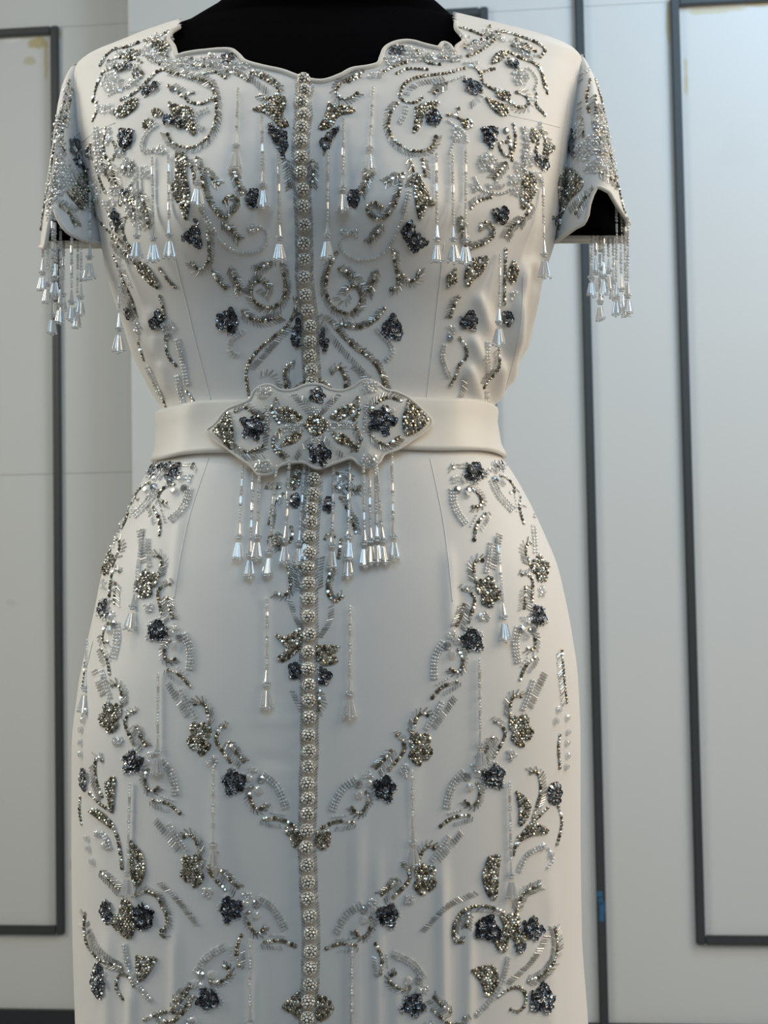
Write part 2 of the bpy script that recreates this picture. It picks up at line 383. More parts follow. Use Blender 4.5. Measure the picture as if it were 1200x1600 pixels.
ROUT = [911, 918, 928, 936, 943, 953, 962, 970, 980, 983]
RIN = [906, 902, 897, 890, 882, 874, 866, 862, 858, 856]
RDEP = LDEP
RHEM = [(850, 376), (870, 376), (888, 363), (900, 354), (914, 347), (920, 334), (923, 318), (930, 302), (940, 289), (950, 292), (962, 298), (970, 316), (980, 338), (986, 350), (1010, 352)]
SL = sleeve(LROWS, LOUT, LIN, LDEP, LHEM); SR = sleeve(RROWS, ROUT, RIN, RDEP, RHEM, back=376)
slv = []
for V in (SL, SR):
    nr, nc = V.shape[:2]
    fcs = loft_faces(nr, nc)+[tuple(range(nc))]
    if V is SL: fcs = [q[::-1] for q in fcs]
    o = mesh('sleeve', V.reshape(-1, 3), fcs, M_CREPE, dress)
    md = o.modifiers.new('cloth', 'SOLIDIFY'); md.thickness = 0.0018; md.offset = -1
    slv.append((V.reshape(-1, 3), fcs))
for rows, o_, i_, d_, h_, fl_ in ((LROWS, LOUT, LIN, LDEP, LHEM, 374), (RROWS, ROUT, RIN, RDEP, RHEM, 366)):
    V = sleeve(rows, o_, i_, d_, h_, 9.0, 16, 40, fl_); nr, nc = V.shape[:2]
    mesh('arm_stub', V.reshape(-1, 3), loft_faces(nr, nc)+[tuple(range(nc)), tuple(range((nr-1)*nc, nr*nc))], M_BLACK, form)

def bvh(parts):
    vs, fs, k = [], [], 0
    for v, f in parts:
        vs += [tuple(map(float, q)) for q in v]; fs += [tuple(i+k for i in q) for q in f]; k += len(v)
    return BVHTree.FromPolygons(vs, fs)
full_b = (VB.reshape(-1, 3), loft_faces(*VB.shape[:2]))
T_DRESS = bvh([full_b, (sv, sf)]+slv)
T_BODY = bvh([(bv, bf), (sv, sf)])
TREE = [T_DRESS]
CX = 513.0
def hit(px, py):
    """point and normal of the cloth seen at a photo pixel; outside the outline, the nearest cloth toward the middle"""
    o = Vector(CAM)
    for k in range(14):
        q = px+(CX-px)*k*0.012
        d = Vector(raydir(q, py)).normalized()
        loc, n, i, dist = TREE[0].ray_cast(o, d)
        if loc is not None:
            if n.dot(d) > 0: n = -n
            return np.array(loc), np.array(n)
    P = at_y(px, py, -0.08); return P, np.array([0, -1.0, 0])
K = 0.00047                                        # metres per photo pixel on the cloth

def tube(pts, r, n=6, closed=False):
    pts = [np.asarray(p) for p in pts]; V = []; m_ = len(pts)
    for i, p in enumerate(pts):
        a = pts[(i+1) % m_] if (closed or i < m_-1) else p; b_ = pts[i-1] if (closed or i > 0) else p
        t = a-b_; t /= np.linalg.norm(t)+1e-12
        s = np.cross(t, [0.1, -1, 0.2]); s /= np.linalg.norm(s)+1e-12; q = np.cross(s, t)
        for k in range(n):
            an = 2*math.pi*k/n; V.append(p+r*(s*math.cos(an)+q*math.sin(an)))
    fcs = [(i*n+j, i*n+(j+1) % n, ((i+1) % m_)*n+(j+1) % n, ((i+1) % m_)*n+j) for i in range(m_ if closed else m_-1) for j in range(n)]
    if not closed: fcs += [tuple(range(n))[::-1], tuple(range((m_-1)*n, m_*n))]
    return V, fcs
def spline(pts, step):
    P = [np.array(p, float) for p in pts]
    if len(P) == 2: dense = [P[0]+(P[1]-P[0])*t for t in np.linspace(0, 1, 60)]
    else:
        Q = [2*P[0]-P[1]]+P+[2*P[-1]-P[-2]]; dense = []
        for i in range(1, len(Q)-2):
            p0, p1, p2, p3 = Q[i-1:i+3]
            for t in np.linspace(0, 1, 24, endpoint=False):
                dense.append(.5*((2*p1)+(-p0+p2)*t+(2*p0-5*p1+4*p2-p3)*t*t+(-p0+3*p1-3*p2+p3)*t**3))
        dense.append(P[-1])
    D = np.array(dense); s = np.concatenate([[0], np.cumsum(np.linalg.norm(np.diff(D, axis=0), axis=1))])
    n = max(2, int(round(s[-1]/step))+1); u = np.linspace(0, s[-1], n)
    X = np.stack([np.interp(u, s, D[:, 0]), np.interp(u, s, D[:, 1])], -1)
    Tn = np.gradient(X, axis=0); Tn /= np.linalg.norm(Tn, axis=1, keepdims=True)+1e-9
    return X, Tn

# neckline edge, seams
pts = [hit(*p)[0]+hit(*p)[1]*.0006 for p in spline([(281, 43)]+NECK[1:-1]+[(712, 37)], 2.2)[0]]
v, f = tube(pts, .0019, 7); mesh('neckline_edging', v, f, M_EDGE, dress)
for V, i0, i1 in ((SL, 0, 72), (SR, 0, 72)):
    v, f = tube([p for p in V[-1]], .0017, 7, True); mesh('sleeve_hem', v, f, M_EDGE, dress)
def seam(pts):
    P = [hit(*p)[0]-hit(*p)[1]*.0001 for p in spline(pts, 4)[0]]
    v, f = tube(P, .00045, 5); mesh('seam', v, f, M_CREPE, dress)
seam([(268, 380), (290, 470), (312, 560), (329, 625)]); seam([(694, 380), (684, 470), (674, 560), (666, 625)])
seam([(326, 716), (298, 800), (282, 870), (272, 935)]); seam([(672, 716), (690, 800), (700, 870), (707, 940)])
seam([(818, 430), (812, 520), (790, 610)]); seam([(119, 108), (122, 160), (126, 220), (136, 270)]); seam([(905, 105), (892, 150), (882, 210), (876, 260)])
seam([(795, 180), (840, 190), (875, 199)]); seam([(180, 192), (150, 205), (128, 222)])

# ------------------------------------------------------------------ bead prefabs and a fast builder
def ring(r, z, n, ph=0): return [(r*math.cos(2*math.pi*(k+ph)/n), r*math.sin(2*math.pi*(k+ph)/n), z) for k in range(n)]
def pf_stone():
    n = 8; V = ring(1, 0, n)+ring(1, .35, n)+ring(.55, .8, n, .5)
    f = [(i, (i+1) % n, n+(i+1) % n, n+i) for i in range(n)]
    for i in range(n):
        f += [(n+i, n+(i+1) % n, 2*n+i), (n+(i+1) % n, 2*n+(i+1) % n, 2*n+i)]
    return np.array(V), f+[tuple(range(2*n, 3*n))]
def pf_bead(nu=8, nv=5):
    V = [(0, 0, 1.0)]
    for i in range(1, nv): V += [(math.sin(math.pi*i/nv)*math.cos(2*math.pi*k/nu), math.sin(math.pi*i/nv)*math.sin(2*math.pi*k/nu), math.cos(math.pi*i/nv)) for k in range(nu)]
    V.append((0, 0, -1.0)); f = [(0, 1+k, 1+(k+1) % nu) for k in range(nu)]
    for i in range(nv-2): f += [(1+i*nu+k, 1+(i+1)*nu+k, 1+(i+1)*nu+(k+1) % nu, 1+i*nu+(k+1) % nu) for k in range(nu)]
    l = len(V)-1; f += [(l, 1+(nv-2)*nu+(k+1) % nu, 1+(nv-2)*nu+k) for k in range(nu)]
    return np.array(V), f
def pf_sequin():
    n = 9; V = ring(1, .22, n)+ring(.6, .04, n)+ring(.22, 0, n); f = []
    for q in range(2): f += [(q*n+i, q*n+(i+1) % n, (q+1)*n+(i+1) % n, (q+1)*n+i) for i in range(n)]
    return np.array(V), f
PF = {'stone': pf_stone(), 'bead': pf_bead(), 'seq': pf_sequin(), 'small': pf_bead(6, 4)}
class MB:
    def __init__(s): s.V = []; s.F = []; s.n = 0
    def add(s, V, f):
        k = s.n; s.V.append(V); s.n += len(V); s.F += [tuple(i+k for i in q) for q in f]
    def put(s, kind, P, nrm, r, tilt=0.0, sq=1.0):
        V, f = PF[kind]
        z = nrm+(RNG.normal(size=3)*tilt if tilt else 0); z = z/np.linalg.norm(z)
        a = RNG.normal(size=3); x = np.cross(a, z); x /= np.linalg.norm(x)+1e-9; y = np.cross(z, x)
        s.add(P+r*(V[:, :1]*x+V[:, 1:2]*y+V[:, 2:]*z*sq), f)
    def bar(s, A, B, r0, r1=None, n=5):
        r1 = r0 if r1 is None else r1
        t = B-A; L = np.linalg.norm(t)
        if L < 1e-6: return
        t = t/L; a = np.array([.3, -1, .2]); x = np.cross(a, t); x /= np.linalg.norm(x)+1e-9; y = np.cross(t, x)
        an = 2*math.pi*(np.arange(n)+RNG.random())/n
        R = np.cos(an)[:, None]*x+np.sin(an)[:, None]*y
        V = np.concatenate([A+r0*R, B+r1*R])
        s.add(V, [(i, (i+1) % n, n+(i+1) % n, n+i) for i in range(n)]+[tuple(range(n))[::-1], tuple(range(n, 2*n))])
    def build(s, name, mt, parent, smooth=False):
        if not s.n: return None
        o = mesh(name, np.concatenate(s.V), s.F, mt, parent, smooth); o['kind'] = 'stuff'; return o

# ------------------------------------------------------------------ embroidery vocabulary (photo pixels on the cloth)
CTX = {'par': dress, 'map': lambda p: p, 'ymin': -999, 'flip': 1, 'deep': False, 'sc': 1.0}
def mp(pts): return [tuple(CTX['map'](p)) for p in pts]
def ok(p): return p[1] >= CTX['ymin']
def par_of(o): return CTX['par'] if (CTX['deep'] or o is None) else o
def fringe(mb, X, Tn, side, ln, ang, start, step, sw=1):
    for x, t in zip(X, Tn):
        nn = np.array([t[1], -t[0]])*side
        d = nn*math.cos(ang)+t*math.sin(ang)*sw
        a = x+nn*start; b_ = a+d*ln*(.85+.3*RNG.random())
        if not ok(a): continue
        A, na = hit(*a); B, nb = hit(*b_)
        if np.linalg.norm(A-B) > ln*K*1.9: continue
        mb.bar(A+na*.0008, B+nb*.0007, .00047)
def chain(pts, f=0, ln=8.0, d=5.8, r=3.3, ang=.75, sw=1, name='rhinestone_scroll'):
    """row of smoky stones with a bugle fringe on side f (1: left of travel, -1: right, 2: both)"""
    pts = mp(pts); f = f if f == 2 else f*CTX['flip']
    X, _ = spline(pts, d); mb = MB()
    for x in X:
        if not ok(x): continue
        P, n = hit(*x); mb.put('stone', P, n, r*K*(.9+.25*RNG.random()), .22, 1.1)
    o = mb.build(name, M_RS, CTX['par'])
    if f:
        X, T = spline(pts, 4.3); fb = MB()
        for sd in ((1, -1) if f == 2 else (f,)): fringe(fb, X, T, sd, ln, ang, 2.6, 4.3, sw)
        fb.build('bugle_fringe', M_BUG, par_of(o))
def ladder(pts, side=1, ln=10, ang=.5, step=4.4, sw=1):
    pts = mp(pts); X, T = spline(pts, step); mb = MB(); fringe(mb, X, T, side*CTX['flip'], ln, ang, 0, step, sw); mb.build('bugle_feather', M_BUG, CTX['par'])
def fill_pts(poly, sp):
    a = np.array(poly); x0, y0 = a.min(0); x1, y1 = a.max(0); out = []; row = 0; y = y0
    while y <= y1+.01:
        x = x0+(sp/2 if row % 2 else 0)
        while x <= x1+.01:
            q = (x+RNG.normal()*.5, y+RNG.normal()*.5)
            if inside(poly, q[0], q[1]): out.append(q)
            x += sp
        y += sp*.87; row += 1
    return out or [tuple(a.mean(0))]
def patch(poly, name='rhinestone_leaf', sp=4.9, r=2.8):
    poly = mp(poly); mb = MB()
    edge = spline(list(poly)+[poly[0]], 5.2)[0]
    for q in list(map(tuple, edge))+fill_pts(poly, sp):
        if ok(q):
            P, n = hit(*q); mb.put('stone', P+n*.0004, n, r*K*(.9+.3*RNG.random()), .3, 1.2)
    mb.build(name, M_RS, CTX['par'])
def ell(cx, cy, rx, ry=None, rot=0, n=14):
    ry = ry or rx
    return [(cx+rx*math.cos(t)*math.cos(rot)-ry*math.sin(t)*math.sin(rot), cy+rx*math.cos(t)*math.sin(rot)+ry*math.sin(t)*math.cos(rot)) for t in [2*math.pi*k/n for k in range(n)]]
def flower5(cx, cy, r, ph=0.0):
    return [(cx+r*(.80+.13*math.cos(5*t+ph)+.10*math.sin(3*t+2*ph+cx))*math.cos(t), cy+r*(.84+.13*math.cos(5*t+ph)+.10*math.sin(3*t+2*ph+cx))*math.sin(t)) for t in [2*math.pi*k/25 for k in range(25)]]
def sequins(poly, halo=False):
    poly = mp(poly); mb = MB(); c = np.mean(poly, 0)
    pts = fill_pts(poly, 4.3)
    pts.sort(key=lambda q: -math.hypot(q[0]-c[0], q[1]-c[1]))
    for i, q in enumerate(pts):
        if ok(q):
            P, n = hit(*q); mb.put('seq', P+n*(.0006+.0016*i/len(pts)), n, 4.1*K, .38, 1.0)
    o = mb.build('sequin_flower', M_SEQ, CTX['par'])
    if halo and o:
        hb = MB()
        for q in spline(list(poly)+[poly[0]], 5)[0]:
            e = q+(q-c)/np.linalg.norm(q-c)*3
            if ok(e): P, n = hit(*e); hb.put('bead', P+n*.0006, n, 2.0*K)
        hb.build('bead_edge', M_CLR, par_of(o))
def clear(poly, r=3.4, sp=6.0):
    poly = mp(poly); mb = MB()
    for q in fill_pts(poly, sp):
        if ok(q): P, n = hit(*q); mb.put('stone' if RNG.random() < .5 else 'bead', P+n*.0006, n, r*K*(.75+.5*RNG.random()), .4)
    mb.build('clear_bead_cluster', M_CLR, CTX['par'])
def cchain(pts, r=2.6, d=5.2, rows=1, w=4.2):
    pts = mp(pts); X, T = spline(pts, d); mb = MB()
    for x, t in zip(X, T):
        for k in range(rows):
            q = x+np.array([t[1], -t[0]])*w*(k-(rows-1)/2)
            if ok(q): P, n = hit(*q); mb.put('bead', P+n*.0006, n, r*K*(.85+.3*RNG.random()))
    mb.build('clear_bead_row', M_CLR, CTX['par'])
def gem(p, r, mt=None):
    p = mp([p])[0]
    if not ok(p): return
    mb = MB(); P, n = hit(*p); mb.put('stone', P+n*.0006, n, r*K, .12, 1.0)
    o = mb.build('crystal_stone', mt or M_CRY, CTX['par'])
    if o: del o['kind']
def gems(ps, r, mt=None):
    for p in ps: gem(p, r, mt)

# ------------------------------------------------------------------ belt with its embroidered buckle
belt = tag(empty('belt', (0, 0, 0)), 'ivory satin waist belt with an embroidered beaded buckle and crystal fringe', 'belt')
prof = [(647, .0005), (644.5, .002), (644.8, .0045), (650, .0055), (665, .0052), (700, .0052), (714, .0056), (720, .0052), (721.5, .003), (719, .0005)]
Vbelt = np.stack([loft([r], o_, 200, 70, False)[0] for r, o_ in prof])
# soft waves in the band edge
nr, nc = Vbelt.shape[:2]
for i in range(nr):
    for j in range(nc):
        a_ = j*.11; Vbelt[i, j, 1] -= .0007*math.sin(a_*2.3+i*.5)*math.sin(i*.35+.3)*(Vbelt[i, j, 1] < 0); Vbelt[i, j, 2] += .0008*math.sin(a_*1.1+1)
belt_f = loft_faces(nr, nc)
mesh('belt_band', Vbelt.reshape(-1, 3), belt_f, M_BELT, belt)
TREE[0] = bvh([(loft(list(range(540, 830, 8)), .0062, 200, 60, False).reshape(-1, 3), loft_faces(len(range(540, 830, 8)), 260))])
BK = [(20, 310), (60, 280), (120, 205), (180, 178), (240, 150), (262, 105), (300, 78), (345, 72), (400, 100), (460, 100), (530, 72), (600, 72), (660, 98), (720, 103), (775, 80), (810, 52), (850, 45), (900, 66), (940, 98), (1000, 112), (1060, 145), (1120, 198), (1172, 262), (1150, 312), (1080, 362), (1000, 412),
      (930, 440), (905, 480), (850, 506), (805, 492), (760, 460), (680, 482), (590, 512), (520, 482), (450, 482), (390, 500), (352, 538), (285, 542), (250, 502), (180, 452), (130, 412), (60, 362)]
bk = lambda p: (p[0]/3.3333+320, p[1]/3.3333+580)
BKP = [tuple(q) for q in spline([bk(p) for p in BK]+[bk(BK[0])], 4)[0][:-1]]
gx = np.arange(322, 676, 3.0); gy = np.arange(590, 746, 3.0)
seg = np.array(BKP)
def bdist(x, y): return float(np.min(np.hypot(seg[:, 0]-x, seg[:, 1]-y)))
idx = {}; bvv = []; bff = []
def bvert(i, j):
    if (i, j) not in idx:
        x, y = gx[i], gy[j]; ins = inside(BKP, x, y)
        d = bdist(x, y) if ins else 0
        if not ins:
            k = int(np.argmin(np.hypot(seg[:, 0]-x, seg[:, 1]-y))); x, y = seg[k]
        P, n = hit(x, y); h = .0022+.0058*(1-math.exp(-d/16))
        idx[(i, j)] = len(bvv); bvv.append(P+n*h)
    return idx[(i, j)]
for i in range(len(gx)-1):
    for j in range(len(gy)-1):
        if inside(BKP, (gx[i]+gx[i+1])/2, (gy[j]+gy[j+1])/2):
            bff.append((bvert(i, j), bvert(i, j+1), bvert(i+1, j+1), bvert(i+1, j)))
buckle = mesh('buckle', bvv, bff, M_EDGE, belt)
md = buckle.modifiers.new('pad', 'SOLIDIFY'); md.thickness = .004; md.offset = -1
buckle['label'] = 'padded beaded buckle panel'
rim = [hit(*p)[0]+hit(*p)[1]*.0024 for p in BKP]
v, f = tube(rim, .0013, 6, True); mesh('buckle_edging', v, f, M_EDGE, belt)
TREE[0] = bvh([(bvv, bff), (Vbelt.reshape(-1, 3), belt_f), (bv, bf), (sv, sf)])
CTX.update(par=buckle, deep=True, map=bk)
for poly in ([(50, 310), (95, 255), (122, 220), (142, 300), (142, 400), (85, 345)], [(1060, 158), (1115, 205), (1155, 262), (1060, 330), (1035, 265)],
             [(520, 280), (575, 228), (635, 280), (580, 332)], [(378, 200), (430, 192), (500, 240), (455, 262), (400, 240)], [(660, 240), (700, 200), (772, 178), (768, 212), (700, 250)],
             [(400, 388), (430, 345), (500, 322), (470, 365)], [(670, 325), (720, 335), (780, 390), (735, 380), (690, 360)]):
    patch(poly, 'rhinestone_leaf')
def bell(cx, cy, r): return [(cx+r*(.75+.25*math.cos(5*t))*math.cos(t), cy+r*(.75+.25*math.cos(5*t))*math.sin(t)) for t in [2*math.pi*k/25 for k in range(25)]]
sequins(bell(585, 128, 48)); sequins(bell(252, 298, 74)); sequins(bell(920, 258, 84)); sequins(bell(598, 432, 66))
for pts, s in (([(160, 210), (210, 190), (262, 222), (300, 250)], 1), ([(160, 388), (220, 422), (262, 412), (302, 390)], -1), ([(372, 145), (350, 205), (388, 270)], 1), ([(392, 308), (360, 350), (362, 405), (412, 450)], 1),
               ([(798, 140), (802, 210), (778, 252)], -1), ([(790, 298), (812, 350), (792, 412)], -1), ([(862, 208), (900, 160), (960, 138), (1022, 155)], 1), ([(870, 340), (940, 386), (1012, 345)], -1)):
    chain(pts, s, 8)
for pts, s in (([(450, 130), (520, 210), (560, 250)], 1), ([(710, 130), (640, 205), (600, 240)], -1), ([(420, 300), (500, 300)], 1), ([(660, 285), (780, 290)], 1), ([(560, 330), (500, 390), (470, 440)], 1), ([(620, 330), (690, 400), (740, 440)], -1),
               ([(330, 200), (340, 280), (330, 380)], -1), ([(840, 170), (830, 260), (850, 330)], 1), ([(900, 430), (1000, 380)], -1), ([(200, 440), (300, 430)], -1), ([(500, 120), (560, 170)], -1), ([(680, 130), (620, 170)], 1)):
    ladder(pts, s, 9)
for c in ((308, 112), (862, 84), (305, 492), (852, 464)):
    clear(ell(c[0], c[1], 44, 36), 3.2, 5)
for poly in ([(400, 290), (520, 260), (520, 310), (410, 320)], [(640, 260), (780, 270), (780, 300), (640, 310)], [(550, 340), (600, 335), (610, 380), (550, 380)], [(540, 190), (610, 190), (600, 225), (560, 225)], [(310, 170), (350, 200), (345, 330), (310, 330)], [(830, 160), (850, 160), (850, 330), (820, 320)]):
    clear(poly, 2.0, 4.2)
gem((912, 250), 4); gem((974, 206), 5, M_CLR); gem((312, 100), 6, M_CLR)
CTX.update(par=dress, deep=False, map=lambda p: p)

# ------------------------------------------------------------------ gown embroidery: bodice
TREE[0] = T_DRESS
C = chain
def CC(*a, **k): cchain(*a, **k)
# chest scrolls: (points, fringe side)
for pts, s in [
 # shoulder beside the first sleeve
 ([(243, 62), (258, 52), (274, 46)], 0), ([(157, 102), (167, 86), (180, 77), (200, 73), (216, 67)], 0), ([(163, 112), (190, 101), (210, 92), (221, 98)], 0),
 ([(226, 64), (240, 72), (257, 79), (262, 90)], 0), ([(232, 62), (250, 64), (262, 72)], 0), ([(160, 116), (152, 133), (147, 150), (146, 158)], 0),
 ([(190, 156), (210, 146), (230, 128), (245, 113), (257, 109)], 0), ([(151, 160), (152, 172), (145, 188)], 0),
 ([(257, 109), (275, 116), (295, 121), (315, 125), (330, 133), (335, 147), (338, 162), (338, 180), (335, 197), (327, 212), (315, 224), (300, 231), (282, 229), (268, 221), (262, 210)], 1),
 ([(302, 145), (291, 149), (293, 157), (305, 162), (318, 162), (331, 155)], 0), ([(264, 135), (276, 142), (284, 150)], 0),
 ([(307, 247), (311, 262), (317, 287), (325, 312), (337, 330), (350, 340), (362, 333), (372, 320), (367, 308), (357, 307), (350, 315)], 1),
 ([(320, 265), (330, 278), (341, 288)], 2), ([(348, 349), (362, 360), (374, 373)], 2), ([(365, 265), (370, 282), (378, 302)], 2),
 ([(392, 115), (410, 122), (427, 132), (436, 141), (431, 150), (418, 155), (407, 149)], 1), ([(396, 112), (418, 120), (434, 130)], 0),
 ([(320, 115), (337, 113), (352, 122)], 1), ([(488, 252), (490, 270), (488, 290)], 2), ([(300, 92), (316, 95), (330, 90)], 0),
 # chest, other side of the buttons
 ([(567, 112), (550, 121), (533, 131), (525, 143), (532, 154), (547, 154), (558, 146)], -1), ([(562, 120), (545, 128)], 0),
 ([(581, 263), (574, 282), (565, 302)], 2), ([(630, 272), (626, 289), (620, 312), (612, 328), (599, 341), (585, 341), (575, 332), (576, 322), (587, 317), (596, 324)], -1),
 ([(624, 274), (603, 286)], 2), ([(597, 353), (589, 364), (577, 378)], 2), ([(652, 80), (657, 90), (670, 99), (687, 101)], 0), ([(620, 115), (637, 108), (667, 109)], 0),
 ([(725, 107), (700, 114), (680, 117), (657, 120), (637, 128), (627, 140), (625, 152), (635, 160), (650, 160), (660, 152)], 0), ([(697, 130), (687, 138), (679, 146)], 2),
 ([(621, 162), (611, 175), (607, 195), (612, 214), (625, 227), (642, 236), (662, 236), (675, 229), (681, 214)], -1),
 ([(700, 180), (712, 182), (725, 191), (736, 197)], 0), ([(716, 170), (712, 182)], 0), ([(737, 102), (750, 115), (755, 130), (770, 140), (786, 147)], 0), ([(752, 114), (762, 110), (772, 108)], 0),
 ([(807, 145), (820, 150), (825, 163), (811, 168), (796, 160)], 1), ([(772, 95), (782, 83), (797, 83), (815, 92), (835, 100), (845, 113), (851, 137)], 0),
 ([(719, 43), (735, 48), (752, 55)], 0), ([(765, 42), (757, 54)], 0), ([(785, 50), (767, 67), (750, 80), (731, 88)], 0), ([(788, 50), (812, 57), (838, 67), (851, 78), (844, 89)], 0), ([(800, 72), (815, 76), (826, 82)], 2),
 ([(842, 102), (850, 127), (855, 145)], 0), ([(838, 147), (838, 165), (851, 180)], 0), ([(727, 75), (740, 66), (752, 62)], 0),
 ([(802, 195), (805, 215), (802, 235), (792, 245), (781, 233), (781, 223), (791, 222)], 0), ([(790, 255), (783, 265), (772, 278)], 2),
 ([(832, 203), (840, 220), (836, 236)], 0), ([(850, 225), (866, 231), (855, 240)], 0),
 ([(736, 325), (747, 314), (767, 308)], 1), ([(750, 359), (753, 348), (766, 350), (772, 363), (763, 377), (747, 384), (735, 389)], -1), ([(818, 341), (802, 352), (791, 369)], 2),
 ([(711, 421), (703, 438)], 0), ([(790, 390), (789, 420), (788, 446), (788, 474)], 0), ([(717, 464), (709, 478), (704, 494)], -1), ([(719, 529), (728, 544), (728, 559), (717, 571), (714, 583), (704, 602)], 0),
 ([(779, 546), (779, 574), (763, 595), (756, 605)], -1), ([(795, 215), (800, 250)], 0), ([(720, 340), (722, 362), (728, 384)], 2),
 # the flank below the first sleeve
 ([(165, 200), (162, 225), (165, 244), (175, 250), (182, 233), (177, 222)], 0), ([(172, 257), (177, 272), (183, 291)], 2), ([(197, 340), (192, 357), (197, 377), (206, 388)], -1), ([(220, 302), (229, 327), (232, 354)], 2),
 ([(145, 318), (151, 337), (162, 353), (175, 365), (190, 378)], 0), ([(188, 320), (200, 312), (214, 318)], 1), ([(250, 420), (262, 437), (273, 448)], 0), ([(325, 362), (327, 395), (322, 414), (310, 421), (300, 410)], 1),
 ([(333, 424), (340, 437), (352, 450)], 1), ([(250, 463), (254, 478), (258, 496)], 0), ([(259, 531), (261, 550), (266, 561), (275, 571)], 0), ([(193, 440), (206, 467), (214, 494)], -1), ([(217, 537), (225, 562)], 0),
 ([(250, 610), (259, 634)], 0), ([(292, 612), (302, 627)], 0), ([(133, 270), (140, 300), (147, 330)], 0), ([(125, 228), (133, 235), (142, 226)], 0), ([(190, 395), (205, 402), (215, 412)], 0),
 # curls above the belt
 ([(440, 412), (444, 432), (446, 449), (442, 467), (431, 478), (415, 480), (401, 474), (393, 461), (394, 447), (402, 440), (412, 441), (418, 448)], 1), ([(423, 410), (412, 416), (400, 421)], 2), ([(360, 420), (368, 436), (376, 456)], 2),
 ([(379, 485), (390, 496), (406, 501), (423, 499), (438, 494)], 2), ([(526, 395), (515, 416), (510, 437), (510, 457), (518, 476), (532, 487), (549, 489), (562, 475), (564, 460), (557, 449), (547, 448), (539, 458)], -1),
 ([(530, 420), (541, 424), (553, 433)], 2), ([(589, 424), (581, 443), (575, 459)], 2), ([(600, 482), (587, 499), (568, 510), (549, 511), (534, 507)], -1), ([(614, 391), (618, 416), (622, 435), (620, 448), (611, 452)], 1), ([(630, 430), (641, 439), (651, 435), (654, 423)], -1),
 ([(461, 466), (461, 487), (448, 509), (427, 527), (405, 546), (392, 562), (385, 581), (387, 605), (391, 622)], 0), ([(459, 565), (448, 573), (445, 589), (448, 608)], 1), ([(517, 503), (533, 522), (552, 541), (571, 554), (587, 570), (596, 586), (601, 604)], 1),
 ([(519, 583), (524, 576), (532, 576), (539, 591), (540, 609)], 1), ([(461, 607), (468, 600), (476, 597)], 0), ([(501, 595), (509, 598), (516, 607)], 0),
 ]: C(pts, s)
for poly in [
 [(180, 174), (195, 164), (212, 154), (214, 165), (198, 180), (183, 183)], ell(216, 116, 7), [(265, 161), (280, 167), (300, 171), (301, 187), (305, 210), (290, 200), (277, 185), (268, 173)], ell(246, 177, 8, 5, .3), ell(231, 194, 8, 5, -.6),
 [(276, 240), (290, 244), (291, 278), (296, 308), (291, 342), (283, 322), (270, 296), (277, 270)], [(397, 172), (412, 165), (425, 160), (442, 152), (445, 165), (440, 180), (450, 196), (437, 197), (425, 182), (410, 175)],
 [(515, 162), (525, 165), (550, 170), (552, 175), (535, 178), (526, 183), (517, 197), (500, 202), (507, 187)], [(653, 272), (661, 291), (670, 308), (677, 320), (665, 319), (657, 342), (651, 318), (648, 295)], ell(205, 262, 5),
 [(650, 170), (665, 162), (682, 160), (682, 165), (662, 175), (657, 192), (647, 207), (650, 185)], [(773, 140), (795, 147), (791, 157), (778, 152)], [(760, 155), (775, 160), (792, 170), (787, 181), (770, 170)], ell(730, 194, 7, 6),
 [(820, 267), (832, 275), (837, 295), (827, 314), (816, 325), (815, 295)], [(739, 405), (761, 402), (752, 424), (739, 435), (730, 446), (728, 424)], [(802, 408), (808, 421), (802, 441), (793, 430)], [(790, 86), (778, 96), (768, 98), (778, 84)],
 [(210, 406), (230, 417), (248, 446), (241, 447), (220, 426)], ell(203, 85, 12, 5, -.3), [(240, 62), (256, 68), (261, 86), (250, 84), (240, 74)], ell(834, 212, 5, 9), ell(858, 232, 7, 5), [(700, 448), (712, 440), (708, 426), (700, 432)] ,
 ]: patch(poly)
for poly in [ell(195, 106, 14, 5, -.25), ell(236, 139, 17, 6, -.65), flower5(265, 189, 11), ell(278, 194, 10, 5, .4), [(184, 202), (209, 200), (207, 224), (192, 240), (187, 220)], ell(395, 310, 10, 15, .2), [(420, 187), (432, 200), (447, 210), (449, 230), (442, 247), (435, 230), (422, 207)],
 ell(357, 92, 10, 8), [(500, 226), (512, 210), (530, 197), (525, 213), (507, 241)], ell(552, 310, 9, 14), ell(620, 80, 11, 8), flower5(677, 185, 14), [(723, 122), (741, 127), (754, 140), (745, 149), (729, 143)], ell(800, 101, 12, 6, .5),
 [(751, 200), (776, 198), (776, 210), (767, 237), (756, 222)], ell(850, 257, 7, 9), ell(839, 250, 5, 10), flower5(783, 336, 15), flower5(732, 501, 16, 1), ell(793, 497, 8, 12), [(168, 328), (185, 328), (187, 352), (174, 344)], ell(134, 263, 6, 9), ell(141, 240, 5, 9),
 [(307, 340), (313, 360), (316, 390), (302, 380), (282, 372), (300, 357)], flower5(247, 501, 15, 2), ell(201, 488, 6, 10), flower5(356, 502, 20, .5), [(641, 343), (649, 362), (668, 378), (645, 396), (637, 378), (626, 362)], flower5(613, 513, 20, 1.2),
 [(465, 488), (470, 510), (470, 540), (463, 544), (455, 530), (461, 512)], [(502, 507), (514, 535), (508, 550), (500, 535)], ell(182, 350, 8, 12), ell(196, 300, 6, 5)]: sequins(poly)
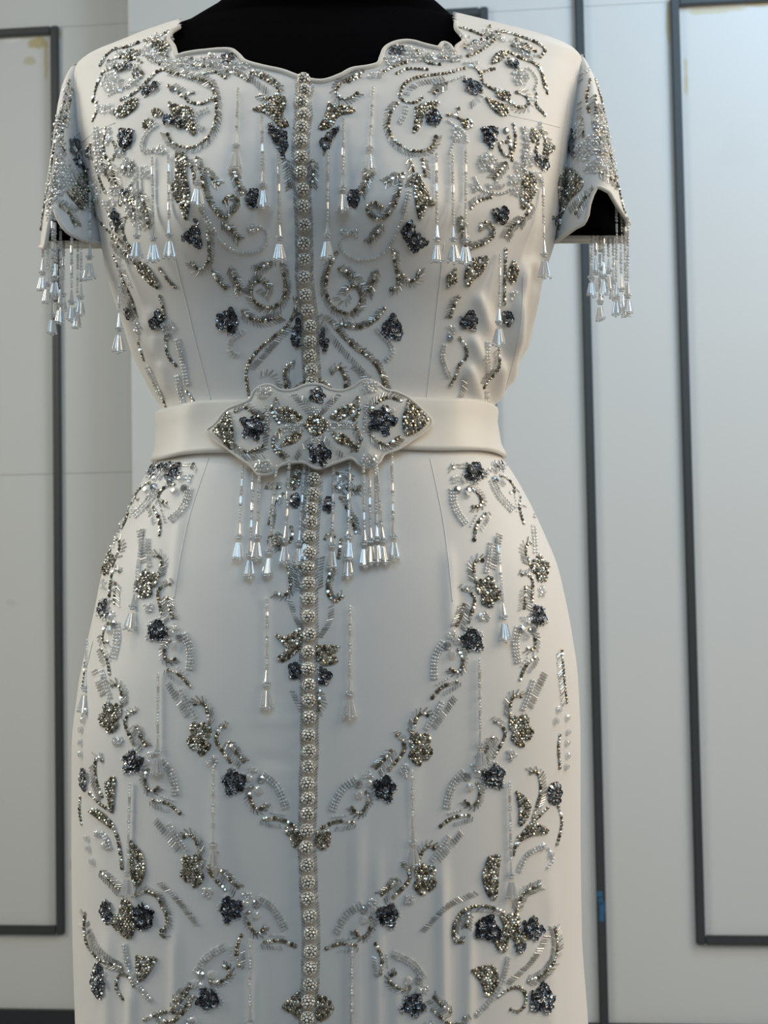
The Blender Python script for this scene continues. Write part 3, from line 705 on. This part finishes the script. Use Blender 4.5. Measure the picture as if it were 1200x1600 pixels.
for poly in [ell(176, 132, 19, 16), ell(166, 170, 13, 10), ell(243, 90, 16, 9), ell(268, 100, 18, 8), ell(195, 84, 20, 5, -.25), ell(154, 225, 8, 26), ell(200, 261, 15, 14), ell(228, 268, 8, 12), ell(300, 103, 22, 6), ell(342, 100, 16, 6), ell(378, 104, 14, 6, .4), ell(585, 118, 16, 6, -.3), ell(640, 92, 30, 7),
 ell(700, 92, 25, 7), ell(745, 74, 20, 7, -.5), ell(812, 122, 14, 16), ell(825, 88, 24, 5, .1), ell(760, 255, 17, 16), ell(820, 228, 7, 30), ell(812, 262, 9, 12), ell(735, 100, 12, 6), ell(208, 130, 14, 6, -.5), ell(190, 240, 8, 10), ell(250, 235, 12, 6), ell(712, 210, 8, 12), ell(396, 357, 12, 8), ell(545, 362, 14, 8),
 ell(264, 512, 10, 10), ell(214, 511, 6, 10), ell(706, 515, 7, 10), ell(801, 461, 5, 9), ell(178, 295, 8, 6), ell(805, 280, 12, 10), ell(265, 60, 6, 8), ell(765, 50, 14, 6)]: clear(poly, 3.3)
for pts, rw in [([(325, 172), (308, 180), (305, 192), (317, 203)], 2), ([(245, 195), (231, 207), (223, 225), (226, 237), (243, 235)], 2), ([(147, 275), (160, 295), (180, 305), (200, 295), (213, 275)], 1), ([(150, 200), (152, 225), (155, 252)], 2), ([(635, 167), (632, 180), (625, 192)], 2),
 ([(741, 278), (752, 297), (780, 303), (802, 294), (818, 275)], 1), ([(817, 200), (822, 225), (817, 262)], 2), ([(694, 540), (691, 561), (702, 588)], 2), ([(762, 535), (761, 558), (764, 582)], 2), ([(760, 612), (760, 631)], 2), ([(277, 531), (285, 561), (292, 600)], 2), ([(277, 588), (281, 607), (287, 628)], 2),
 ([(214, 511), (218, 530)], 1), ([(231, 574), (240, 592), (253, 620)], 2), ([(340, 370), (358, 387), (383, 395), (406, 391), (417, 374), (412, 357), (396, 353)], 1), ([(635, 330), (624, 353), (605, 389), (587, 401), (562, 405), (543, 399), (530, 380), (543, 364), (557, 368)], 1),
 ([(305, 310), (318, 335), (335, 362)], 2), ([(381, 517), (363, 530), (360, 549), (372, 555)], 2), ([(589, 514), (608, 535), (613, 551), (604, 563)], 2), ([(340, 112), (370, 110), (388, 120)], 1), ([(310, 100), (340, 96), (368, 99), (384, 108)], 1), ([(605, 100), (640, 90), (680, 88), (712, 92)], 1), ([(725, 120), (700, 128), (680, 132)], 1),
 ([(700, 190), (722, 205), (730, 222)], 1), ([(720, 205), (708, 225), (702, 240)], 1), ([(165, 118), (185, 112), (205, 100)], 1), ([(170, 150), (200, 135), (215, 125)], 1), ([(800, 115), (825, 108), (838, 125), (835, 140)], 1), ([(640, 300), (630, 330)], 2), ([(255, 500), (258, 525)], 1), ([(845, 280), (848, 300)], 1)]: CC(pts, rows=rw)
for pts, s in [([(262, 119), (300, 128), (328, 141)], 1), ([(362, 104), (395, 122), (420, 140)], -1), ([(447, 248), (452, 270), (455, 292)], -1), ([(446, 250), (449, 290)], 1), ([(630, 147), (648, 130), (690, 121)], -1), ([(714, 339), (718, 358), (726, 380)], 1), ([(722, 589), (720, 605), (715, 622)], 1),
 ([(458, 512), (427, 546), (400, 576)], -1), ([(505, 500), (531, 535), (556, 563), (582, 590)], -1), ([(408, 590), (420, 586), (430, 596), (432, 607)], 1), ([(356, 524), (372, 516)], 1), ([(497, 495), (515, 505), (530, 520)], 1), ([(268, 137), (282, 145)], 1), ([(420, 470), (428, 450), (420, 440)], 1), ([(400, 455), (410, 462), (420, 462)], 1), ([(545, 460), (538, 470), (530, 462)], 1),
 ([(740, 132), (745, 150), (735, 160)], 1), ([(430, 405), (400, 425), (385, 450)], 1), ([(545, 430), (560, 440), (572, 455)], 1), ([(548, 575), (560, 585), (570, 600)], 1)]: ladder(pts, s)
gems([(270, 140), (216, 116), (262, 525), (703, 528), (196, 262), (790, 205)], 5.5); gems([(176, 130), (188, 128), (200, 258), (758, 250), (766, 262), (812, 118)], 5, M_CLR)

for poly in [ell(300, 96, 20, 5), ell(330, 91, 18, 5), ell(358, 104, 18, 6, .2), ell(286, 96, 8, 8), ell(610, 95, 12, 8), ell(640, 80, 22, 6), ell(672, 86, 16, 6), ell(700, 82, 14, 7), ell(726, 62, 8, 8), ell(262, 80, 6, 8), ell(228, 78, 16, 7, -.4),
  ell(158, 262, 10, 14), ell(150, 300, 8, 16), ell(172, 318, 14, 8), ell(212, 300, 10, 8), ell(170, 215, 5, 14), ell(205, 330, 8, 10), ell(215, 350, 8, 12), ell(843, 205, 6, 12), ell(808, 300, 14, 8), ell(775, 290, 16, 6), ell(826, 245, 8, 16), ell(742, 292, 10, 8), ell(838, 275, 8, 10),
  ell(240, 60, 12, 5, -.4), ell(780, 62, 14, 5, .3), ell(805, 66, 12, 5, .3), ell(175, 100, 14, 5, -.4), ell(210, 108, 10, 4, -.2)]: clear(poly, 3.0, 5.6)
for pts, sd in [([(158, 240), (162, 262), (172, 282)], 1), ([(190, 300), (205, 318), (212, 340)], 2), ([(176, 372), (190, 392), (206, 404)], 2), ([(150, 262), (158, 285), (165, 300)], 0), ([(205, 290), (212, 312), (222, 330)], 0), ([(178, 400), (188, 425), (196, 446)], 1), ([(830, 320), (822, 335), (812, 348)], 1), ([(845, 205), (852, 222), (848, 245)], 1), ([(826, 325), (820, 300), (826, 280)], 0),
  ([(218, 84), (236, 90), (250, 100)], 0), ([(170, 96), (186, 90), (200, 92)], 0), ([(745, 68), (762, 60), (775, 50)], 0), ([(806, 62), (822, 70), (836, 80)], 0), ([(286, 100), (310, 104), (330, 103)], 0), ([(356, 112), (374, 118), (388, 126)], 1), ([(600, 112), (616, 104), (634, 98)], 0), ([(670, 92), (690, 90), (706, 96)], 0), ([(285, 250), (300, 262), (304, 285)], 1), ([(640, 250), (646, 268), (642, 290)], -1), ([(660, 250), (664, 275)], 1)]: C(pts, sd)
# sleeves
for pts, s in [([(108, 126), (100, 160), (92, 195), (84, 240), (77, 282), (70, 322), (65, 358)], 0), ([(112, 140), (106, 168), (98, 200), (97, 226), (101, 240)], 0), ([(95, 322), (108, 333), (117, 352)], 1), ([(90, 250), (84, 290), (76, 330)], 0),
 ([(922, 125), (917, 150), (920, 175)], 0), ([(930, 125), (939, 157), (946, 190), (955, 225), (960, 250), (966, 275)], 0), ([(910, 187), (912, 212)], 0), ([(925, 296), (910, 315), (900, 333)], 1), ([(953, 262), (969, 286), (975, 310), (981, 332)], 0), ([(938, 270), (957, 281), (968, 291)], 2), ([(930, 150), (932, 187), (940, 240)], 2), ([(880, 320), (876, 345), (873, 362)], 0)]: C(pts, s)
patch([(114, 295), (125, 272), (135, 275), (137, 300), (130, 327), (117, 315), (107, 302)]); patch([(885, 260), (900, 270), (910, 290), (890, 312), (877, 335), (872, 295), (875, 275)])
for p in (ell(115, 228, 7, 12), ell(121, 252, 6, 10), [(893, 200), (901, 213), (898, 245), (889, 240)], ell(868, 345, 7, 9)): sequins(p)
for p in (ell(102, 275, 13, 22), ell(95, 235, 8, 26), ell(105, 185, 4, 20), ell(912, 236, 15, 16), ell(926, 262, 14, 12), ell(945, 215, 7, 22), ell(932, 205, 7, 20), ell(78, 305, 6, 22), ell(960, 245, 5, 18), ell(917, 110, 6, 5), ell(905, 205, 8, 14), ell(925, 228, 16, 16), ell(946, 246, 11, 18), ell(936, 182, 7, 24), ell(956, 266, 10, 9), ell(118, 278, 10, 18), ell(90, 290, 12, 20), ell(88, 200, 6, 24), ell(78, 330, 6, 18), ell(104, 150, 3, 18)): clear(p, 3.2, 5.4)
for p, s in (([(912, 115), (910, 150), (910, 182)], -1), ([(925, 290), (907, 305), (890, 324)], 1), ([(84, 316), (100, 322), (117, 330)], 1), ([(104, 200), (112, 208), (118, 212)], 1), ([(960, 270), (970, 280)], 1), ([(942, 150), (950, 200)], -1)): ladder(p, s, 9)
CC([(98, 170), (88, 220), (83, 265), (86, 298)], rows=2); CC([(952, 180), (957, 210), (962, 240)], rows=2); CC([(941, 250), (950, 268), (962, 276)], rows=1)

# ------------------------------------------------------------------ gown embroidery: skirt
CTX['ymin'] = 724
# below the buckle
for pts, s in [([(466, 729), (461, 742), (456, 757)], 2), ([(416, 762), (437, 762)], 1), ([(442, 772), (428, 788), (421, 818)], 1), ([(455, 824), (457, 836), (453, 847)], 0), ([(434, 834), (437, 858)], 2), ([(450, 886), (454, 909), (452, 924), (444, 930), (431, 927)], 1),
 ([(524, 762), (540, 764), (561, 766)], 2), ([(532, 778), (540, 791), (550, 812), (556, 832)], 1), ([(527, 740), (536, 750)], 2), ([(508, 842), (514, 834), (522, 838)], 0), ([(533, 844), (529, 871)], 0), ([(518, 886), (513, 909), (513, 927), (523, 940), (535, 932)], 1), ([(500, 1080), (498, 1110)], -1),
 ([(452, 1290), (446, 1298), (456, 1304), (466, 1298)], 0), ([(456, 1310), (458, 1320), (468, 1322)], 0), ([(500, 1300), (512, 1298), (514, 1312), (508, 1326), (498, 1322)], 0)]: C(pts, s)
for poly in [[(432, 992), (445, 998), (461, 988), (470, 985), (469, 1009), (458, 1022), (442, 1032), (436, 1027), (450, 1014)], [(497, 1011), (529, 1011), (518, 1022), (526, 1032), (508, 1038), (497, 1030)],
 [(462, 1292), (470, 1298), (468, 1322), (458, 1318), (456, 1302)], [(496, 1300), (510, 1300), (513, 1312), (504, 1325), (495, 1316)], [(466, 1552), (470, 1590), (455, 1580), (444, 1572)], [(498, 1556), (512, 1562), (519, 1576), (508, 1590), (497, 1590)], [(462, 740), (468, 735), (466, 758), (457, 762)], ell(425, 845, 5, 8)]: patch(poly)
for poly in [ell(461, 782, 8, 11), ell(513, 788, 8, 12), [(450, 1038), (469, 1035), (469, 1059), (455, 1061)], [(499, 1041), (517, 1052), (512, 1071), (499, 1066)]]: sequins(poly)
for pts, s in [([(449, 938), (456, 960), (466, 982)], 1), ([(522, 945), (520, 970), (505, 995)], -1), ([(453, 1080), (460, 1096), (466, 1110)], 1), ([(500, 1082), (503, 1098), (498, 1112)], 1), ([(462, 870), (458, 890), (462, 920)], 1), ([(508, 870), (505, 890), (505, 915)], -1), ([(540, 735), (545, 750), (535, 765)], 1)]: ladder(pts, s, 9)
# one spray of the garland, traced once, then laid along every garland
RF, RTp = np.array([657., 1172]), np.array([504., 1292])
def spray():
    C([(644, 1146), (647, 1134), (650, 1123), (656, 1116), (662, 1115), (668, 1118)], 1, 9)
    CC([(666, 1138), (680, 1116), (690, 1098)], rows=2); ladder([(682, 1140), (698, 1117), (714, 1094)], 1, 10, .2)
    patch([(643, 1153), (652, 1147), (658, 1151), (667, 1147), (671, 1156), (668, 1164), (674, 1174), (666, 1186), (658, 1184), (655, 1194), (646, 1189), (641, 1180), (646, 1170), (641, 1162)], 'rhinestone_blossom')
    C([(620, 1149), (628, 1156), (632, 1168), (628, 1178), (620, 1188), (608, 1202)], 0); ladder([(614, 1144), (622, 1150), (630, 1156)], 1, 8)
    C([(611, 1173), (600, 1187), (588, 1199)], -1, 8); ladder([(616, 1172), (604, 1188), (592, 1204)], 1, 9)
    clear(ell(634, 1204, 9), 3.0, 5); clear(ell(574, 1212, 8, 7), 2.6, 5); gem((577, 1224), 5.5, M_CLR)
    sequins(flower5(600, 1232, 20, .6), True); gem((560, 1224), 6.5); gem((561, 1241), 7, M_CLR)
    CC([(556, 1217), (538, 1230), (527, 1246), (519, 1265)], rows=3, w=4)
    C([(573, 1238), (575, 1250), (571, 1262), (564, 1270), (556, 1270), (550, 1262)], 1, 7)
    CC([(520, 1276), (540, 1274)], rows=1, r=1.8); C([(551, 1285), (530, 1283), (516, 1287), (504, 1293)], 0); ladder([(556, 1288), (542, 1290), (527, 1291)], 1, 7)
def place(F2, T2, mirror, k=1.0):
    a = RF-RTp; La = np.linalg.norm(a); ea = a/La; na = np.array([-ea[1], ea[0]])
    F2, T2 = np.array(F2, float), np.array(T2, float); b_ = F2-T2; Lb = np.linalg.norm(b_); eb = b_/Lb; nb = np.array([-eb[1], eb[0]])
    s = Lb/La; sg = -1 if mirror else 1
    CTX['map'] = lambda p: T2+eb*(((np.array(p)-RTp)@ea)*s)+nb*(((np.array(p)-RTp)@na)*s*sg*k)
    CTX['flip'] = sg; spray(); CTX['map'] = lambda p: p; CTX['flip'] = 1
for a in [((657, 1172), (504, 1292), 0), ((312, 1156), (460, 1290), 1), ((301, 1362), (461, 1477), 1), ((664, 1376), (510, 1481), 0), ((227, 915), (297, 1072), 1), ((764, 927), (675, 1089), 0), ((172, 1123), (281, 1269), 1), ((814, 1143), (688, 1290), 0),
          ((845, 890), (812, 1061), 0, .75), ((167, 880), (172, 1052), 1, .55), ((704, 1626), (588, 1475), 0), ((272, 1621), (376, 1462), 1), ((721, 664), (740, 843), 0), ((299, 662), (250, 835), 1), ((739, 655), (817, 817), 0, .6), ((285, 671), (192, 825), 1, .5)]: place(*a)
# flower stems at the sides of the skirt
for pts, s in [([(160, 1188), (152, 1184), (149, 1198), (152, 1223), (160, 1244)], -1), ([(141, 1240), (158, 1257), (175, 1267)], 0), ([(177, 1290), (184, 1309), (189, 1335), (191, 1356)], 0), ([(158, 1362), (172, 1375), (186, 1390)], 2), ([(126, 1246), (125, 1266), (128, 1287)], 0),
 ([(213, 1398), (226, 1393), (242, 1398), (253, 1414), (261, 1433), (259, 1449), (251, 1456), (256, 1463)], 1), ([(191, 1513), (178, 1507), (158, 1501), (143, 1486), (135, 1470), (132, 1445), (134, 1427)], 2), ([(209, 1540), (201, 1526), (189, 1522), (182, 1534), (184, 1548), (192, 1560)], 0),
 ([(226, 1593), (242, 1586), (257, 1581), (277, 1581), (292, 1571), (302, 1557)], 0), ([(273, 1563), (284, 1552), (298, 1542)], 1), ([(134, 1035), (131, 1070)], 0),
 ([(877, 1017), (881, 1061), (885, 1097)], -1), ([(874, 1149), (872, 1169), (874, 1199)], 0), ([(872, 1260), (877, 1282), (874, 1303), (870, 1318)], 0), ([(833, 1277), (838, 1260), (844, 1238), (843, 1217), (838, 1206), (829, 1207)], -1), ([(855, 1262), (840, 1277), (825, 1290)], 0), ([(810, 1308), (805, 1322), (802, 1335)], 0),
 ([(807, 1422), (812, 1407), (820, 1394), (843, 1383)], 2), ([(786, 1426), (775, 1420), (755, 1416), (734, 1418), (718, 1429), (711, 1441), (708, 1457), (711, 1471), (723, 1471)], 1), ([(732, 1428), (729, 1447)], 2), ([(825, 1533), (842, 1526), (857, 1513), (867, 1498), (870, 1474), (866, 1450)], 2), ([(779, 1556), (794, 1546), (810, 1543), (820, 1552), (820, 1569), (810, 1580), (798, 1577)], 0)]: C(pts, s)
for poly in [[(166, 1223), (179, 1215), (178, 1240), (176, 1265), (170, 1248)], [(141, 1267), (152, 1265), (170, 1280), (180, 1295), (160, 1282)], [(205, 1315), (220, 1333), (226, 1358), (217, 1383), (209, 1377), (205, 1338)], [(193, 1406), (205, 1414), (211, 1445), (203, 1464), (187, 1455), (174, 1437), (187, 1426)], [(215, 1495), (226, 1497), (244, 1499), (222, 1530), (215, 1515)],
 [(807, 1238), (820, 1247), (827, 1260), (822, 1277), (812, 1288), (812, 1264)], [(833, 1286), (853, 1295), (853, 1301), (833, 1303), (816, 1310), (807, 1321), (820, 1297)], [(764, 1340), (779, 1338), (777, 1361), (773, 1403), (760, 1392), (755, 1366)], [(783, 1433), (807, 1429), (810, 1450), (820, 1463), (812, 1478), (794, 1459), (790, 1483), (777, 1481), (775, 1459), (788, 1450)],
 [(738, 1517), (753, 1511), (773, 1513), (775, 1537), (760, 1555), (753, 1535)]]: patch(poly)
for poly in [ell(132, 1217, 6, 18), ell(168, 1424, 9, 20), ell(224, 1432, 17, 20), ell(155, 1532, 10, 28), ell(865, 1240, 10, 19), flower5(760, 1450, 22), ell(777, 1462, 9, 12), flower5(830, 1452, 20), ell(812, 1480, 8, 8), flower5(846, 1561, 24, 1)]: sequins(poly)
for pts, s in [([(246, 1381), (274, 1408), (303, 1445)], 1), ([(143, 1451), (160, 1482), (187, 1503)], -1), ([(747, 1398), (703, 1418), (666, 1455)], -1), ([(859, 1463), (835, 1502), (799, 1537)], -1)]: ladder(pts, s, 9)
for pts, rw in [([(195, 1476), (201, 1509), (218, 1542), (234, 1561)], 2), ([(794, 1496), (783, 1535), (764, 1565), (744, 1585)], 2), ([(848, 1322), (829, 1331), (816, 1346), (811, 1360)], 2), ([(856, 1326), (863, 1342), (855, 1355)], 1), ([(150, 1302), (164, 1305), (172, 1325)], 2)]: CC(pts, rows=rw, r=2.8)
gems([(135, 1111), (131, 1125), (128, 1140), (127, 1160), (127, 1178), (137, 1309), (139, 1325), (154, 1302), (164, 1321), (145, 1345), (872, 1108), (868, 1126), (885, 1121), (886, 1143), (885, 1160), (886, 1180), (884, 1197), (848, 1322), (860, 1335)], 6, M_CLR)
gems([(832, 985), (730, 767), (266, 752)], 6)

# ------------------------------------------------------------------ button row
BT = [(475, 130), (476, 147), (472, 164), (475, 184), (472, 203), (470, 223), (470, 247), (469, 271), (472, 297), (473, 323), (475, 351), (475, 380), (476, 405), (475, 432), (478, 460), (481, 484), (485, 509), (485, 533), (485, 555), (487, 577), (488, 597),
      (491, 751), (490, 774), (487, 797), (486, 818), (484, 841), (484, 866), (482, 889), (483, 913), (483, 937), (483, 964), (484, 992), (482, 1019), (482, 1045), (483, 1070), (483, 1094), (484, 1120), (483, 1148), (484, 1173), (483, 1197), (481, 1223), (482, 1246), (481, 1270), (480, 1296), (479, 1322), (481, 1350), (482, 1376), (482, 1402), (485, 1429), (486, 1456), (486, 1484), (485, 1510), (485, 1536), (482, 1562), (481, 1588), (481, 1614)]
CTX['ymin'] = -99
bm = bmesh.new(); bmesh.ops.create_icosphere(bm, subdivisions=3, radius=.0042); me_ball = bpy.data.meshes.new('button_ball'); bm.to_mesh(me_ball); bm.free()
me_ball.materials.append(M_BALL); me_ball.polygons.foreach_set('use_smooth', [True]*len(me_ball.polygons))
bm = bmesh.new(); bmesh.ops.create_icosphere(bm, subdivisions=2, radius=1); pv = [np.array(v_.co) for v_ in bm.verts]; bm.free()
mb = MB()
for p in pv: mb.put('stone', p*.0041, p, .00102, .1, .9)
tmp = mb.build('pave_stones', M_PAVE, None); me_pave = tmp.data; bpy.data.objects.remove(tmp)
for k, (x, y) in enumerate(BT):
    P, n = hit(x, y)
    o = link('button', me_ball, dress); o.location = P+n*.0042; o.rotation_euler = RNG.random(3)*6.28
    s_ = bpy.data.objects.new('pave_stones', me_pave); COL.objects.link(s_); s_.parent = o; s_['kind'] = 'stuff'
# placket of fine bugles beside the buttons
bx = lambda y: np.interp(y, [b_[1] for b_ in BT], [b_[0] for b_ in BT])
for sd in (-1, 1):
    for (y0, y1) in ((132, 606), (742, 1625)):
        ys = np.arange(y0, y1, 25.0)
        ladder([(bx(y)+sd*10.5, y) for y in ys], 1 if sd < 0 else -1, 6.0, .9, 3.6, 1 if sd > 0 else 1) if False else None
        mb = MB(); Y = y0
        while Y < y1:
            xa = bx(Y)+sd*9.5; A, na = hit(xa, Y); B, nb = hit(xa+sd*5.0, Y-4.5)
            mb.bar(A+na*.0008, B+nb*.0008, .00042); Y += 4.8
        mb.build('bugle_placket', M_BUG, dress)
    ys = np.arange(742, 1625, 30.0)

# ------------------------------------------------------------------ hanging crystal tassels
def tassel(x0, y0, x1, y1, par, ydep=None, tuft=44, n_t=5, flare=9.0, spread=1.0, name='crystal_tassel'):
    """strand from photo pixel (x0,y0) to (x1,y1); hangs clear of the cloth it passes"""
    L = y1-y0; st = MB(); tf = MB(); ycur = [None]
    cache = []
    for i in range(0, int(L)+2):
        t = min(1, i/L)
        if ydep is None:
            d = Vector(raydir(x0+(x1-x0)*t, y0+L*t)).normalized()
            loc, n_, _, _ = TREE[0].ray_cast(Vector(CAM), d)
            yy = loc[1]-.0026 if loc is not None else (cache[-1] if cache else -.06)
            cache.append(min(yy, cache[-1]) if cache else yy)
        else: cache.append(ydep)
    def pt(s, dx=0.0):
        s = max(0.0, min(L, s)); t = s/L
        return at_y(x0+(x1-x0)*t+dx, y0+s, cache[int(s)])
    up = np.array([0, -1.0, 0])
    s = 1.0; body = max(10, L-tuft); ph = int(RNG.integers(3))
    while s < body-24:
        for _ in range(3+ph % 2):
            if s > body-24: break
            st.put('small', pt(s), up, 3.0*K*(.85+.3*RNG.random())); s += 4.9
        if s+14 < body-22: st.bar(pt(s), pt(s+11), .00115, .00115, 6); s += 12.5
        ph += 1
    st.bar(pt(s), pt(body-3), .0007, .0018, 7)
    for k in range(3): st.put('bead', pt(body-1, (k-1)*4), up, 2.7*K)
    for k in range(n_t):
        u = (k-(n_t-1)/2)/((n_t-1)/2 or 1)
        e = L-3-(0 if abs(u) < .5 else 3)-RNG.random()*5
        A = pt(body+3, u*2.5); B = pt(e, u*flare*spread)
        off = np.array([0, -.0016*math.cos(u*1.4)-.0006, 0])
        A = A+off*.5; B = B+off*1.5
        m_ = A+(B-A)*.22
        tf.put('small', A, up, 2.3*K); tf.bar(m_, A+(B-A)*.9, .00055, .00115, 6); tf.put('bead', B, up, 2.5*K)
    o = st.build(name, M_CLR, par)
    c = tf.build('tassel_tuft', M_CLR, o)
for a in [(372, 138, 367, 272), (409, 178, 412, 332), (435, 240, 437, 416), (512, 236, 511, 412), (537, 184, 535, 338), (583, 137, 575, 276), (215, 262, 214, 413), (238, 246, 240, 417), (263, 242, 265, 412), (187, 388, 186, 558),
          (682, 240, 683, 418), (707, 242, 709, 418), (728, 210, 727, 420), (848, 278, 851, 442), (781, 398, 779, 548), (141, 285, 140, 446), (310, 250, 309, 330)]:
    tassel(*a, dress)
CTXB = bvh([(bvv, bff), (Vbelt.reshape(-1, 3), belt_f), (bv, bf), (sv, sf)])
for a in [(417, 935, 417, 1112), (547, 947, 546, 1127), (222, 826, 202, 992), (777, 836, 791, 1008), (247, 1052, 246, 1218), (749, 1030, 751, 1208), (333, 1198, 333, 1362), (644, 1204, 646, 1360), (203, 1224, 198, 1408), (796, 1222, 800, 1412), (136, 1000, 131, 1120), (391, 1468, 390, 1640), (550, 1482, 549, 1650), (165, 770, 152, 770)][:13]:
    tassel(*a, dress)
TREE[0] = CTXB
for a in [(379, 728, 371, 882), (396, 738, 389, 910), (405, 740, 401, 882), (432, 728, 417, 906), (452, 720, 444, 888), (476, 726, 464, 892), (484, 728, 476, 884), (521, 724, 518, 896), (547, 720, 544, 882), (546, 722, 543, 908), (568, 726, 570, 892), (577, 730, 580, 888), (586, 724, 590, 886), (588, 722, 602, 888), (612, 708, 616, 882)]:
    tassel(*a, belt, flare=7)
for i, (x, ya, yb) in enumerate([(68, 352, 462), (75, 335, 480), (82, 330, 528), (89, 338, 500), (95, 345, 512), (112, 368, 508), (122, 376, 520), (127, 378, 500), (86, 332, 470), (100, 356, 496)]):
    tassel(x, ya, x-2+(i % 3), yb, dress, ydep=-.045-.008*(i % 3), tuft=36, n_t=4, flare=6)
for i, (x, ya, yb) in enumerate([(924, 312, 470), (930, 300, 462), (936, 290, 508), (943, 290, 468), (950, 292, 460), (957, 296, 476), (963, 302, 500), (970, 318, 488), (976, 330, 502), (981, 340, 498), (940, 300, 455)]):
    tassel(x, ya, x+(i % 3), yb, dress, ydep=-.045+.010*(i % 3), tuft=36, n_t=4, flare=6)
